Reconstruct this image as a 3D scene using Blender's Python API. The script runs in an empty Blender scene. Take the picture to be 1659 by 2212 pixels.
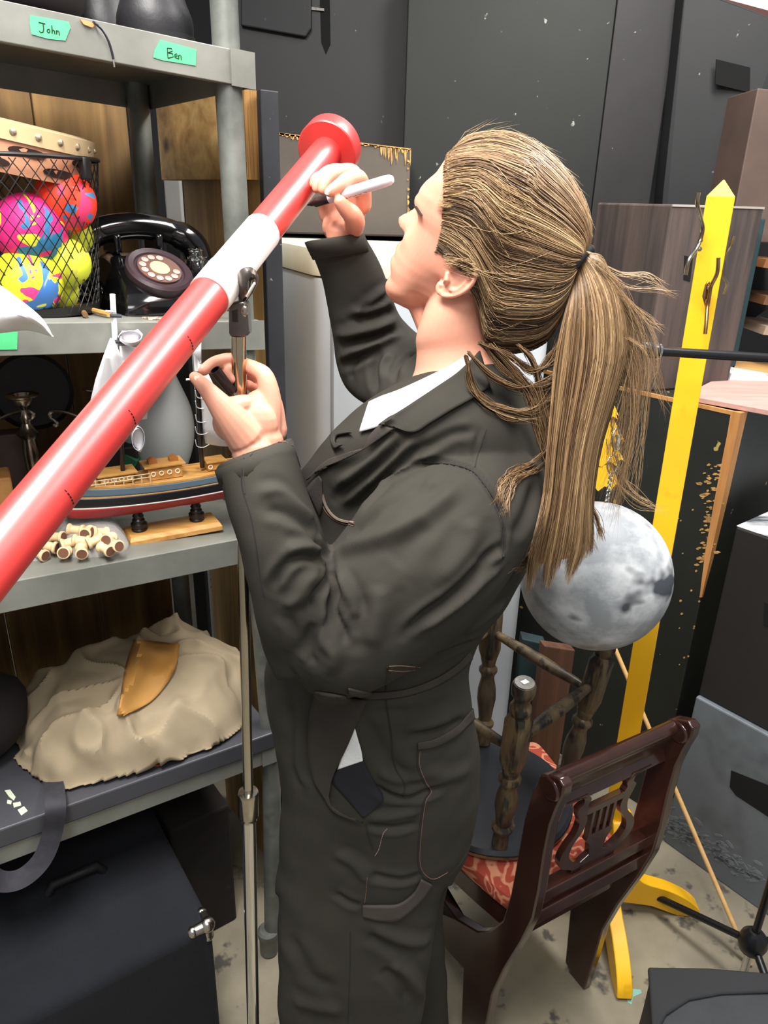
import bpy, bmesh, math, random
import numpy as np
from mathutils import Vector, Matrix, noise
from mathutils.bvhtree import BVHTree
random.seed(7); np.random.seed(7)
sc = bpy.context.scene
COL = sc.collection

# ------------------------------------------------------------------ camera
CX, CY, FP = 829.5, 1106.0, 1620.0
CAMZ = 1.63
_d = np.array([-110.0, 3900.0, FP]); _d /= np.linalg.norm(_d)
_u = -_d
_fw = np.array([0, 0, 1.0]) - _u[2] * _u; _fw /= np.linalg.norm(_fw)
_rt = np.cross(_u, _fw)
if _rt[0] < 0: _rt = -_rt
M3 = np.array([_rt, _fw, _u])          # world = M3 @ (right, down, forward)
cam_data = bpy.data.cameras.new('camera'); cam = bpy.data.objects.new('camera', cam_data)
COL.objects.link(cam)
cam_data.sensor_fit = 'VERTICAL'; cam_data.sensor_height = 24.0
cam_data.lens = FP / 2212.0 * 24.0
cam_data.clip_start = 0.02
_mw = Matrix([[M3[i][0], -M3[i][1], -M3[i][2], (0, 0, CAMZ)[i]] for i in range(3)] + [[0, 0, 0, 1]])
cam.matrix_world = _mw
sc.camera = cam

# ------------------------------------------------------------------ light and exposure
sc.view_settings.view_transform = 'Standard'; sc.view_settings.look = 'None'
sc.view_settings.gamma = 1.0; sc.view_settings.use_curve_mapping = False
sc.view_settings.exposure = 0.55
w = bpy.data.worlds.new('world'); sc.world = w; w.use_nodes = True
w.node_tree.nodes['Background'].inputs[0].default_value = (0.92, 0.96, 1.0, 1)
w.node_tree.nodes['Background'].inputs[1].default_value = 0.26
def area(name, loc, rot, sx, sy, power, col=(1, .97, .93)):
    l = bpy.data.lights.new(name, 'AREA'); l.shape = 'RECTANGLE'; l.size = sx; l.size_y = sy
    l.energy = power; l.color = col
    o = bpy.data.objects.new(name, l); COL.objects.link(o); o.location = loc; o.rotation_euler = rot
    return o
area('ceiling_tube_light', (-0.35, 0.35, 2.75), (0, 0, 0.35), 0.35, 1.3, 62)
area('ceiling_tube_light', (0.75, 1.35, 2.75), (0, 0, 0.35), 0.35, 1.3, 44)
area('ceiling_tube_light', (0.45, -0.6, 2.6), (math.radians(30), 0, 0.2), 1.2, 0.4, 12)

# ------------------------------------------------------------------ maths helpers
def ray(px, py): return M3 @ np.array([(px - CX) / FP, (py - CY) / FP, 1.0])
ORG = np.array([0, 0, CAMZ])
def PY(px, py, Y):
    r = ray(px, py); return Vector(ORG + r * (Y / r[1]))
def PZ(px, py, z):
    r = ray(px, py); return Vector(ORG + r * ((z - CAMZ) / r[2]))
def PN(px, py, p0, n):
    r = Vector(ray(px, py)); o = Vector(ORG); n = Vector(n)
    return o + r * ((Vector(p0) - o).dot(n) / r.dot(n))
def pj(p):
    c = M3.T @ (np.array(p) - ORG); return (CX + FP * c[0] / c[2], CY + FP * c[1] / c[2], c[2])
def pjs(A):
    c = (A - ORG) @ M3; return CX + FP * c[:, 0] / c[:, 2], CY + FP * c[:, 1] / c[:, 2], c[:, 2]
def viewdir(p): return (Vector(p) - Vector(ORG)).normalized()
def mpx(p, n=1.0):       # metres covered by n picture units at point p
    return n * pj(p)[2] / FP

def lin(c):
    if isinstance(c, str):
        c = [int(c[i:i + 2], 16) / 255 for i in (0, 2, 4)]
    return tuple(((x / 12.92) if x <= .04045 else ((x + .055) / 1.055) ** 2.4) for x in c[:3]) + (1,)

# ------------------------------------------------------------------ objects
def tag(o, label=None, cat=None, group=None, kind=None):
    if label: o['label'] = label
    if cat: o['category'] = cat
    if group: o['group'] = group
    if kind: o['kind'] = kind
    return o
def thing(name, label, cat, loc, group=None):
    o = bpy.data.objects.new(name, None); COL.objects.link(o); o.location = Vector(loc)
    o.empty_display_size = 0.05
    return tag(o, label, cat, group)
def wloc(o):
    v = Vector((0, 0, 0))
    while o is not None:
        v += Vector(o.location); o = o.parent
    return v
def link_mesh(name, me, m, parent=None, smooth=True, recenter=True):
    o = bpy.data.objects.new(name, me); COL.objects.link(o)
    if m is not None and len(me.materials) == 0: me.materials.append(m)
    if parent is not None:
        off = wloc(parent); o.parent = parent
        me.transform(Matrix.Translation(-off))
    elif recenter and len(me.vertices):
        n = len(me.vertices); co = np.empty(n * 3); me.vertices.foreach_get('co', co); co = co.reshape(-1, 3)
        mn, mx = co.min(0), co.max(0); c = Vector(((mn[0] + mx[0]) / 2, (mn[1] + mx[1]) / 2, mn[2]))
        me.transform(Matrix.Translation(-c)); o.location = c
    if smooth: me.polygons.foreach_set('use_smooth', [True] * len(me.polygons))
    me.update()
    return o
class MB:
    def __init__(s, xf=None): s.v = []; s.f = []; s.xf = xf; s.mi = []; s.cur = 0
    def add(s, vs, fs):
        b = len(s.v)
        for p in vs:
            p = Vector(p)
            if s.xf is not None: p = s.xf @ p
            s.v.append(p)
        for f in fs: s.f.append([i + b for i in f]); s.mi.append(s.cur)
        return s
    def box(s, c, size, rz=0, R=None):
        c = Vector(c); hx, hy, hz = [q / 2 for q in size]
        R = R or Matrix.Rotation(rz, 3, 'Z')
        vs = [c + R @ Vector((x * hx, y * hy, z * hz)) for x in (-1, 1) for y in (-1, 1) for z in (-1, 1)]
        return s.add(vs, [(0, 1, 3, 2), (4, 6, 7, 5), (0, 4, 5, 1), (2, 3, 7, 6), (0, 2, 6, 4), (1, 5, 7, 3)])
    def prism(s, poly, off):
        off = Vector(off); n = len(poly); a = [Vector(p) for p in poly]
        nn = Vector((0, 0, 0))
        for i in range(n): nn += (a[i] - a[0]).cross(a[(i + 1) % n] - a[0])
        if nn.dot(off) > 0: a = a[::-1]
        vs = a + [p + off for p in a]
        fs = [list(range(n)), list(range(2 * n - 1, n - 1, -1))] + [(i, i + n, (i + 1) % n + n, (i + 1) % n) for i in range(n)]
        return s.add(vs, fs)
    def rings(s, R, close=True, cap=True):
        n = len(R[0]); vs = [p for r in R for p in r]; fs = []
        for k in range(len(R) - 1):
            for i in range(n if close else n - 1):
                j = (i + 1) % n
                fs.append((k * n + i, k * n + j, (k + 1) * n + j, (k + 1) * n + i))
        if cap and close: fs.append(list(range(n))[::-1]); fs.append([(len(R) - 1) * n + i for i in range(n)])
        return s.add(vs, fs)
    def tube(s, path, r, n=10, cap=True, flat=None):
        P = [Vector(p) for p in path]; m = len(P)
        rr = r if isinstance(r, (list, tuple)) else [r] * m
        R = []; up = None
        for i in range(m):
            t = (P[min(i + 1, m - 1)] - P[max(i - 1, 0)]).normalized()
            if up is None:
                up = Vector((0, 0, 1)) if abs(t.z) < .9 else Vector((1, 0, 0))
            a = (up - t * up.dot(t)).normalized(); b = t.cross(a); up = a
            fl = flat or 1
            R.append([P[i] + (a * math.cos(2 * math.pi * k / n) * fl + b * math.sin(2 * math.pi * k / n)) * rr[i] for k in range(n)])
        return s.rings(R, cap=cap)
    def lathe(s, prof, c=(0, 0, 0), ax=(0, 0, 1), n=28, cap=True):
        c = Vector(c); ax = Vector(ax).normalized()
        a = ax.orthogonal().normalized(); b = ax.cross(a)
        return s.rings([[c + ax * h + (a * math.cos(2 * math.pi * k / n) + b * math.sin(2 * math.pi * k / n)) * max(r, 1e-5) for k in range(n)] for r, h in prof], cap=cap)
    def sphere(s, c, r, n=24, sq=(1, 1, 1)):
        c = Vector(c); R = []
        for i in range(n // 2 + 1):
            t = math.pi * i / (n // 2); q = max(math.sin(t), 1e-4)
            R.append([c + Vector((math.cos(2 * math.pi * k / n) * q * r * sq[0], math.sin(2 * math.pi * k / n) * q * r * sq[1], -math.cos(t) * r * sq[2])) for k in range(n)])
        return s.rings(R)
    def mesh(s, name='m'):
        me = bpy.data.meshes.new(name); me.from_pydata([tuple(p) for p in s.v], [], s.f); me.validate(); me.update()
        return me
    def build(s, name, m, parent=None, smooth=True, bev=0, seg=2, sub=0, ang=40):
        me = s.mesh(name); ms = m if isinstance(m, list) else [m]
        for q in ms: me.materials.append(q)
        if len(ms) > 1 and len(me.polygons) == len(s.mi): me.polygons.foreach_set('material_index', s.mi)
        bm = bmesh.new(); bm.from_mesh(me); bmesh.ops.recalc_face_normals(bm, faces=bm.faces); bm.to_mesh(me); bm.free()
        o = link_mesh(name, me, None, parent, smooth)
        if bev:
            b = o.modifiers.new('bevel', 'BEVEL'); b.width = bev; b.segments = seg; b.limit_method = 'ANGLE'; b.angle_limit = math.radians(35)
        if sub:
            q = o.modifiers.new('sub', 'SUBSURF'); q.levels = sub; q.render_levels = sub
        if smooth:
            try: me.set_sharp_from_angle(angle=math.radians(ang))
            except Exception: pass
        return o

def spline(pts, n=8):
    """Catmull-Rom through tuples of any length"""
    P = [np.array(p, float) for p in pts]; out = []
    P = [2 * P[0] - P[1]] + P + [2 * P[-1] - P[-2]]
    for i in range(1, len(P) - 2):
        for k in range(n):
            t = k / n; a, b, c, d = P[i - 1], P[i], P[i + 1], P[i + 2]
            out.append(.5 * ((2 * b) + (-a + c) * t + (2 * a - 5 * b + 4 * c - d) * t * t + (-a + 3 * b - 3 * c + d) * t ** 3))
    out.append(P[-2]); return out

# ------------------------------------------------------------------ materials
MC = {}
def mat(name, col, rough=.6, metal=0, col2=None, scale=8, bump=0, bscale=None, spec=.5, detail=6, stretch=None,
        thr=(.35, .65), col3=None, scale3=30, thr3=(.62, .66), alpha=None, trans=0, ior=1.45, sheen=0, sss=0, coat=0, rvar=0):
    if name in MC: return MC[name]
    m = bpy.data.materials.new(name); m.use_nodes = True; MC[name] = m
    nt = m.node_tree; N = nt.nodes; L = nt.links; b = N['Principled BSDF']
    b.inputs['Roughness'].default_value = rough; b.inputs['Metallic'].default_value = metal
    b.inputs['Base Color'].default_value = lin(col)
    b.inputs['Specular IOR Level'].default_value = spec; b.inputs['IOR'].default_value = ior
    if trans: b.inputs['Transmission Weight'].default_value = trans
    if alpha is not None: b.inputs['Alpha'].default_value = alpha
    if sheen: b.inputs['Sheen Weight'].default_value = sheen
    if coat: b.inputs['Coat Weight'].default_value = coat; b.inputs['Coat Roughness'].default_value = .12
    if sss:
        b.inputs['Subsurface Weight'].default_value = sss; b.inputs['Subsurface Radius'].default_value = (1, .35, .2)
        b.inputs['Subsurface Scale'].default_value = .006
    tc = N.new('ShaderNodeTexCoord'); mp = N.new('ShaderNodeMapping'); L.new(tc.outputs['Object'], mp.inputs[0])
    if stretch: mp.inputs['Scale'].default_value = stretch
    last = None
    def nz(sc_, det=detail, rg=.6):
        n = N.new('ShaderNodeTexNoise'); n.inputs['Scale'].default_value = sc_; n.inputs['Detail'].default_value = det
        n.inputs['Roughness'].default_value = rg; L.new(mp.outputs[0], n.inputs[0]); return n
    if col2 is not None:
        n = nz(scale); r = N.new('ShaderNodeValToRGB'); L.new(n.outputs[0], r.inputs[0])
        r.color_ramp.elements[0].position = thr[0]; r.color_ramp.elements[1].position = thr[1]
        r.color_ramp.elements[0].color = lin(col); r.color_ramp.elements[1].color = lin(col2)
        last = r.outputs[0]
        if col3 is not None:
            n3 = nz(scale3, 3); r3 = N.new('ShaderNodeValToRGB'); L.new(n3.outputs[0], r3.inputs[0])
            r3.color_ramp.elements[0].position = thr3[0]; r3.color_ramp.elements[1].position = thr3[1]
            mx = N.new('ShaderNodeMix'); mx.data_type = 'RGBA'
            L.new(r3.outputs[0], mx.inputs[0]); L.new(last, mx.inputs[6]); mx.inputs[7].default_value = lin(col3)
            last = mx.outputs[2]
        L.new(last, b.inputs['Base Color'])
        if rvar:
            mr = N.new('ShaderNodeMapRange'); L.new(n.outputs[0], mr.inputs[0])
            mr.inputs[3].default_value = max(0, rough - rvar); mr.inputs[4].default_value = rough + rvar
            L.new(mr.outputs[0], b.inputs['Roughness'])
    if bump:
        nb = nz(bscale or scale * 4, 5); bp = N.new('ShaderNodeBump'); bp.inputs['Strength'].default_value = bump
        bp.inputs['Distance'].default_value = .004; L.new(nb.outputs[0], bp.inputs['Height']); L.new(bp.outputs[0], b.inputs['Normal'])
    return m
def wood(name, c1, c2, axis='Z', scale=1.0, rough=.6, knots=True, coat=0):
    if name in MC: return MC[name]
    m = bpy.data.materials.new(name); m.use_nodes = True; MC[name] = m
    nt = m.node_tree; N = nt.nodes; L = nt.links; b = N['Principled BSDF']; b.inputs['Roughness'].default_value = rough
    if coat: b.inputs['Coat Weight'].default_value = coat; b.inputs['Coat Roughness'].default_value = .15
    tc = N.new('ShaderNodeTexCoord'); mp = N.new('ShaderNodeMapping'); L.new(tc.outputs['Object'], mp.inputs[0])
    st = {'X': (1.2, 14, 14), 'Y': (14, 1.2, 14), 'Z': (14, 14, 1.2)}[axis]
    mp.inputs['Scale'].default_value = [q * scale for q in st]
    n1 = N.new('ShaderNodeTexNoise'); n1.inputs['Scale'].default_value = 1.6; n1.inputs['Detail'].default_value = 8; n1.inputs['Distortion'].default_value = 1.2
    L.new(mp.outputs[0], n1.inputs[0])
    n2 = N.new('ShaderNodeTexNoise'); n2.inputs['Scale'].default_value = 9; n2.inputs['Detail'].default_value = 4; L.new(mp.outputs[0], n2.inputs[0])
    ad = N.new('ShaderNodeMath'); ad.operation = 'MULTIPLY_ADD'; L.new(n2.outputs[0], ad.inputs[0]); ad.inputs[1].default_value = .3; L.new(n1.outputs[0], ad.inputs[2])
    r = N.new('ShaderNodeValToRGB'); L.new(ad.outputs[0], r.inputs[0]); r.color_ramp.elements[0].position = .45; r.color_ramp.elements[1].position = .85
    r.color_ramp.elements[0].color = lin(c1); r.color_ramp.elements[1].color = lin(c2)
    last = r.outputs[0]
    if knots:
        v = N.new('ShaderNodeTexVoronoi'); v.inputs['Scale'].default_value = 5.0
        mp2 = N.new('ShaderNodeMapping'); mp2.inputs['Scale'].default_value = {'X': (.5, 1.2, 1.2), 'Y': (1.2, .5, 1.2), 'Z': (1.2, 1.2, .55)}[axis]
        L.new(tc.outputs['Object'], mp2.inputs[0]); L.new(mp2.outputs[0], v.inputs[0])
        r2 = N.new('ShaderNodeValToRGB'); L.new(v.outputs['Distance'], r2.inputs[0]); r2.color_ramp.elements[0].position = .07; r2.color_ramp.elements[1].position = .13
        mx = N.new('ShaderNodeMix'); mx.data_type = 'RGBA'; L.new(r2.outputs[0], mx.inputs[0]); mx.inputs[6].default_value = lin((.2, .1, .05)); L.new(last, mx.inputs[7]); last = mx.outputs[2]
    L.new(last, b.inputs['Base Color'])
    bp = N.new('ShaderNodeBump'); bp.inputs['Strength'].default_value = .25; bp.inputs['Distance'].default_value = .002
    L.new(ad.outputs[0], bp.inputs['Height']); L.new(bp.outputs[0], b.inputs['Normal'])
    return m

# ------------------------------------------------------------------ setting
def floor_mat():
    return mat('floor_concrete', '6f685a', .65, col2='8f8772', scale=5, bump=.15, bscale=30, detail=10, thr=(.3, .7), col3='45423d', scale3=16, thr3=(.60, .68))
o = MB().box((0, 1.2, -.05), (7, 6.4, .1)).build('floor', floor_mat(), smooth=False); tag(o, 'paint-splattered concrete workshop floor', 'floor', kind='structure')
o = MB().box((0, 4.1, 1.6), (7, .1, 3.4)).build('wall_back', mat('wall_dark', '2b2b2d', .8), smooth=False); tag(o, 'dark back wall of the storage room', 'wall', kind='structure')
blk = mat('black_paint', '141517', .6, col2='1b1c1e', scale=3, bump=.05, col3='77777a', scale3=30, thr3=(.71, .74), rvar=.12)
blk2 = mat('black_green_paint', '131614', .6, col2='191d19', scale=2.5, bump=.05, col3='8d8d85', scale3=30, thr3=(.71, .74), rvar=.12)
blk3 = mat('black_brown_paint', '1a1819', .55, col2='232122', scale=3, bump=.05, rvar=.1, col3='99938a', scale3=30, thr3=(.72, .75))
voidm = mat('void_black', '050506', .95)

def down_slab(TL, TR, Y1, Y2, zb, th, name, m, label, cat, group=None, bev=.003, par=None):
    """upright board: top corners through two picture points at depths Y1, Y2, straight down to zb"""
    a, b = PY(*TL, Y1), PY(*TR, Y2)
    n = Vector((-(b.y - a.y), b.x - a.x, 0)).normalized()
    if n.y < 0: n = -n
    q = MB().prism([a, b, Vector((b.x, b.y, zb)), Vector((a.x, a.y, zb))], n * th)
    o = q.build(name, m, par, smooth=False, bev=bev)
    if label: tag(o, label, cat, group)
    return o
def slot(pts, Y, name, parent, m=None, depth=.05, eps=.0015, plane=None):
    """cut-out as a thin black plate, the shade inside put into its colour, outline given on the board's face"""
    P = [PN(px, py, *plane) for px, py in pts] if plane else [PY(px, py, Y) for px, py in pts]
    n = Vector(plane[1]).normalized() if plane else Vector((0, 1, 0))
    if n.y > 0: n = -n
    q = MB().prism([p + n * eps for p in P], n * -.004)
    return q.build(name, m or voidm, parent, smooth=False)

# tall black units behind
flat_l = down_slab((470, -60), (886, -45), 2.62, 2.62, 0, .1, 'stage_flat', blk3, 'black scenery flat with a recessed panel and a narrow slot, above the worn brown box', 'scenery flat')
g_flat = 'black scenery flats against the back wall'
flat_c = down_slab((884, -70), (1342, -70), 2.5, 2.5, 0, .09, 'stage_flat', blk2, 'widest green-black scenery flat directly behind the person\'s head', 'scenery flat')
flat_r = down_slab((1343, -70), (1478, -60), 2.49, 2.49, 0, .05, 'stage_flat', blk3, 'narrow black scenery flat right of the widest one', 'scenery flat')
for q in (flat_l, flat_c, flat_r): q['group'] = g_flat
# recessed panel and slot of the left flat
f = MB().prism([PY(x, y, 2.60) for x, y in ((520, -40), (672, -30), (672, 62), (660, 80), (520, 55))], (0, .02, 0)).build('raised_panel', blk, flat_l, smooth=False, bev=.004)
slot([(690, -30), (712, -28), (714, 96), (704, 118), (694, 92)], 2.62, 'slot', flat_l)
MB().prism([PY(x, y, 2.612) for x, y in ((550, 0), (700, 18), (700, 24), (550, 6))], (0, .01, 0)).build('scuffed_edge', mat('grey_scuff', '8f8d88', .7, col2='4a4a4a', scale=40), flat_l, smooth=False)
# right leaning panel with hand hole
pa, pb = PY(1478, -40, 2.38), PY(1560, 0, 2.35)
cr = MB().prism([PY(1480, -30, 2.42), PY(1552, -6, 2.4), PY(1700, 50, 2.35), PY(1700, 640, 2.35), PY(1405, 840, 2.42), PY(1432, 420, 2.42)], (0, .08, 0)).build('platform_panel', blk, smooth=False, bev=.003)
tag(cr, 'black platform panel with a rectangular hand hole, at the upper right', 'platform')
slot([(1547, 128), (1620, 146), (1619, 200), (1545, 182)], 2.368, 'hand_hole', cr)
o = MB().prism([PY(x, y, 2.75) for x, y in ((1500, -60), (1800, -60), (1800, 60), (1640, 26), (1560, 0))], (0, .1, 0)).build('white_board', mat('white_paint', 'e9e2e2', .6), smooth=False)
tag(o, 'white board edge showing above the black panel in the top right corner', 'board')
o = MB().prism([PY(x, y, 2.7) for x, y in ((1545, -8), (1800, 60), (1800, 82), (1560, 6))], (0, .03, 0)).build('timber_rail', mat('rail_brown', '5b3a34', .6), smooth=False)
tag(o, 'thin reddish-brown rail along the top of the black panel', 'rail')

# worn brown box on dark platform
plat = down_slab((560, 506), (905, 524), 2.22, 2.22, 0, .26, 'low_platform', mat('platform_black', '141314', .6), 'black platform carrying the worn brown box, behind the white cabinet', 'platform')
wb_m = mat('worn_brown', '453e38', .6, col2='585048', scale=2.5, bump=.1, col3='4c453f', scale3=14, thr3=(.6, .75))
zt = PY(700, 507, 2.22).z
a, b = PY(560, 283, 2.2), PY(888, 323, 2.2)
wb = MB().prism([a, b, Vector((b.x, b.y, zt)), Vector((a.x, a.y, zt))], (0, .3, 0)).build('worn_box', wb_m, smooth=False, bev=.006)
tag(wb, 'worn brown-grey wooden box with chipped ochre edges behind the marker', 'box')
och = mat('ochre_chips', 'c79a55', .7, col2='8a6a40', scale=60)
q = MB()
random.seed(3)
def chips(q, x0, y0, x1, y1, n, Y, lo, hi, dirn=(0, 1)):
    for i in range(n):
        t = (i + random.random()) / n; x = x0 + (x1 - x0) * t; y = y0 + (y1 - y0) * t
        wdt = random.uniform(2, (abs(x1 - x0) + abs(y1 - y0)) / n * 1.2); h = random.uniform(lo, hi)
        if dirn[1]: P = [(x, y), (x + wdt, y + wdt * .1), (x + wdt * .8, y + h * .7), (x + wdt * .4, y + h), (x + wdt * .1, y + h * .5)]
        else: P = [(x, y), (x, y + wdt), (x + h * .6, y + wdt * .8), (x + h, y + wdt * .4), (x + h * .4, y)]
        q.prism([PY(px, py, Y) for px, py in P], (0, .002, 0))
chips(q, 592, 285, 650, 294, 8, 2.197, 4, 14); chips(q, 770, 308, 820, 315, 5, 2.197, 2, 7); chips(q, 820, 315, 886, 323, 14, 2.197, 8, 40)
chips(q, 880, 330, 880, 470, 9, 2.197, 3, 6, (1, 0))
q.prism([PY(x, y, 2.197) for x, y in ((560, 281), (888, 321), (888, 325), (560, 286))], (0, .004, 0))
q.build('chipped_edge', och, wb, smooth=False)

# white cabinet
wm = mat('enamel_white', 'b3bcc5', .35, col2='c0c7cd', scale=3, rvar=.05, col3='6a6258', scale3=24, thr3=(.78, .8))
def round_foot(P, r, n=6):
    out = []; m = len(P)
    for i in range(m):
        a, b, c = Vector(P[i - 1]), Vector(P[i]), Vector(P[(i + 1) % m])
        d1 = (a - b).normalized(); d2 = (c - b).normalized()
        for k in range(n + 1):
            t = k / n; p0 = b + d1 * r; p1 = b + d2 * r
            out.append((p0 * (1 - t) + b * t) * (1 - t) + (b * (1 - t) + p1 * t) * t)
    return out
c0 = PY(690, 700, 1.66); c1 = PY(1185, 750, 1.62)
dv = Vector((c1.x - c0.x, c1.y - c0.y, 0)); dn = Vector((-dv.y, dv.x, 0)).normalized()
lf = (dn * .45 - dv.normalized() * .26)
FT = [Vector((c0.x, c0.y, 0)), Vector((c1.x, c1.y, 0)), Vector((c1.x, c1.y, 0)) + dn * .45, Vector((c0.x, c0.y, 0)) + lf]
wc = thing('storage_cabinet', 'tall white metal cabinet with rounded corners and cream lid, behind the person', 'cabinet', (FT[0] + FT[2]) / 2)
ztop = PY(760, 541, 1.66).z; zlid = PY(720, 598, 1.66).z
body = round_foot(FT, .035)
MB().rings([[p + Vector((0, 0, z)) for p in body] for z in (.02, zlid - .004)]).build('cabinet_body', wm, wc, bev=.003)
cen = sum(FT, Vector()) / 4
def sc_(p, s): return cen + (p - cen) * s
ld = round_foot([sc_(p, 1.025) for p in FT], .045)
cm = mat('cream_lid', 'dedcc8', .4, col2='cfccb4', scale=5, col3='4a463c', scale3=30, thr3=(.77, .79))
MB().rings([[sc_(p, .995) + Vector((0, 0, zlid + .0)) for p in ld], [p + Vector((0, 0, zlid + .004)) for p in ld], [p + Vector((0, 0, ztop - .01)) for p in ld], [sc_(p, .985) + Vector((0, 0, ztop)) for p in ld]]).build('cabinet_lid', cm, wc)
nn = -dn
MB().tube([c0 + nn * .001 + dv.normalized() * .028 + Vector((0, 0, zz - c0.z)) for zz in (.05, zlid - .01)], .0035, n=6).build('seam', mat('seam_grey', '7d7f7e', .5), wc)
MB().box((0, 0, 0), (.0, .0, .0)).v
hd = PY(868, 600, 1.60)

# posts behind the chair: teal and brown boards
o = down_slab((1128, 1380), (1180, 1392), 1.66, 1.66, 0, .04, 'teal_board', mat('teal_paint', '2c4446', .6, col2='243336', scale=6), 'narrow dark teal board standing behind the upturned stool', 'board')
o = down_slab((1176, 1395), (1243, 1405), 1.60, 1.62, 0, .03, 'brown_board', wood('brown_board_w', '4d3327', '6d4a38', 'Z', knots=False), 'brown board with a pale edge behind the upturned stool', 'board')

# tall worn black box, right
C = PZ(1600, 893, 1.2); Lp = PZ(1380, 845, 1.2)
du = (Vector((Lp.x, Lp.y, 0)) - Vector((C.x, C.y, 0))).normalized(); dr = Vector((-du.y, du.x, 0))
if dr.y < 0: dr = -dr
tb_foot = [Vector((C.x, C.y, 0)), Vector((C.x, C.y, 0)) + du * .62, Vector((C.x, C.y, 0)) + du * .62 + dr * .4, Vector((C.x, C.y, 0)) + dr * .4]
dkgreen = mat('worn_greenblack', '23261f', .5, col2='1b1d1c', scale=3, col3='a88f4a', scale3=17, thr3=(.70, .72), bump=.1)
tb = MB().rings([[p + Vector((0, 0, z)) for p in tb_foot] for z in (0, 1.2)]).build('rehearsal_cube', dkgreen, smooth=False, bev=.004)
tag(tb, 'tall worn green-black box with bare wood corner, behind the yellow coat stand', 'box')
bare = wood('bare_wood', 'a06a35', 'c58f55', 'Z', knots=False)
q = MB(); A = Vector((C.x, C.y, 0))
q.rings([[p + Vector((0, 0, z)) for p in (A - dr * .0015 + du * .0, A - dr * .0015 + du * wdt, A + dr * .001 + du * wdt, A + dr * .03 * wdt / .02, A - du * .0015 + dr * .03 * wdt / .02, A - du * .0015 - dr * .0015)] for z, wdt in ((.72, .004), (.85, .014), (1.0, .018), (1.15, .02), (1.201, .022))])
q.build('bare_corner', bare, tb, smooth=False)
q = MB(); e = Vector((0, 0, 1.2))
q.prism([A + e - dr * .001 + Vector((0, 0, -.008)), A + du * .62 + e - dr * .001 + Vector((0, 0, -.008)), A + du * .62 + e - dr * .001 + Vector((0, 0, .001)), A + e - dr * .001 + Vector((0, 0, .001))], dr * .008)
q.build('bare_top_edge', bare, tb, smooth=False)
# chips and scratches like a column of pale letters on its face
q = MB(); pl = ((A.x, A.y, 0), tuple(dr))
random.seed(11)
for i in range(70):
    x = random.gauss(1545, 12) - i * .35; y = 1000 + i * 3.2 + random.uniform(-5, 5)
    s = random.uniform(2, 6)
    P = [(x + s * math.cos(t) * random.uniform(.7, 1.8), y + s * .6 * math.sin(t) * random.uniform(.5, 1.5)) for t in (0, 1.2, 2.4, 3.6, 4.9)]
    q.prism([PN(a_, b_, (A - dr * .0012)[:], dr[:]) for a_, b_ in P], dr * .001)
for i in range(26):
    x = random.uniform(1450, 1590); y = random.uniform(920, 1450); x = min(x, 1590 - (y - 900) * .2); s = random.uniform(1, 3)
    q.prism([PN(x + s * math.cos(t), y + s * math.sin(t), (A - dr * .0012)[:], dr[:]) for t in (0, 1.2, 2.4, 3.6, 4.9)], dr * .001)
q.build('paint_chips', och, tb, smooth=False)['kind'] = 'stuff'

# striped brown box on top of it
a, b = PZ(1388, 846, 1.2), PZ(1572, 834, 1.2)
dd = (b - a); up = Vector((0, 0, 1)); nb = Vector((-dd.y, dd.x, 0)).normalized()
tl = PN(1418, 440, a[:], nb[:]); hh = tl.z - 1.2
st_m = mat('streaked_brown', '5a4d47', .6, col2='3f3836', scale=3, stretch=(9, 9, .7), thr=(.35, .6), bump=.05)
sb = MB().prism([a, b, b + up * hh, a + up * hh], nb * .3).build('brown_box', st_m, smooth=False, bev=.005)
tag(sb, 'streaky grey-brown wooden box standing on the tall black box', 'box')
slot([(1478, 552), (1496, 556), (1490, 608), (1476, 604)], 0, 'hand_hole', sb, plane=(a[:], nb[:]))
a_, b_ = a + up * hh, b + up * hh
MB().prism([a_ - nb * .002, b_ - nb * .002, b_ - nb * .002 - up * .005, a_ - nb * .002 - up * .005], nb * .004).build('pale_edge', mat('pale_edge', 'a39b92', .6), sb, smooth=False)
# shelf things at far right
o = MB().prism([PZ(1500, 868, 1.203), PZ(1700, 905, 1.203), PZ(1700, 822, 1.203), PZ(1575, 812, 1.203), PZ(1512, 845, 1.203)], (0, 0, .012)).build('pink_board', wood('pink_board', 'a98078', 'c39a90', 'X', knots=False), smooth=False, bev=.001)
tag(o, 'thin pinkish-brown board lying on the tall black box', 'board')
o = MB().prism([PY(1582, 806, 1.98), PY(1720, 830, 1.98), PY(1720, 862, 1.98), PY(1574, 826, 1.98)], (0, .25, 0)).build('white_box', mat('white_paint2', 'e6e6e6', .5), smooth=False, bev=.003)
tag(o, 'long low white box at the right edge below the dowel rail', 'box')
o = MB().prism([PY(1584, 790, 2.1), PY(1720, 808, 2.1), PY(1720, 832, 2.1), PY(1580, 800, 2.1)], (0, .3, 0)).build('plywood_sheet', mat('ply_tan', 'c79a63', .6, col2='b18750', scale=8), smooth=False)
tag(o, 'tan plywood sheet behind the long white box', 'board')
o = down_slab((1632, 470), (1655, 472), 2.1, 2.1, 1.2, .25, 'teal_post', mat('teal_dark', '20383b', .6), 'dark teal upright right of the streaky brown box', 'post')
o.location.z += 0
o = down_slab((1637, 190), (1730, 200), 2.2, 2.2, 1.55, .2, 'brown_side_board', mat('brown_dull', '4e3f38', .6, col2='5c4a42', scale=5), 'dull brown panel at the right edge above the teal upright', 'board')
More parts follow.
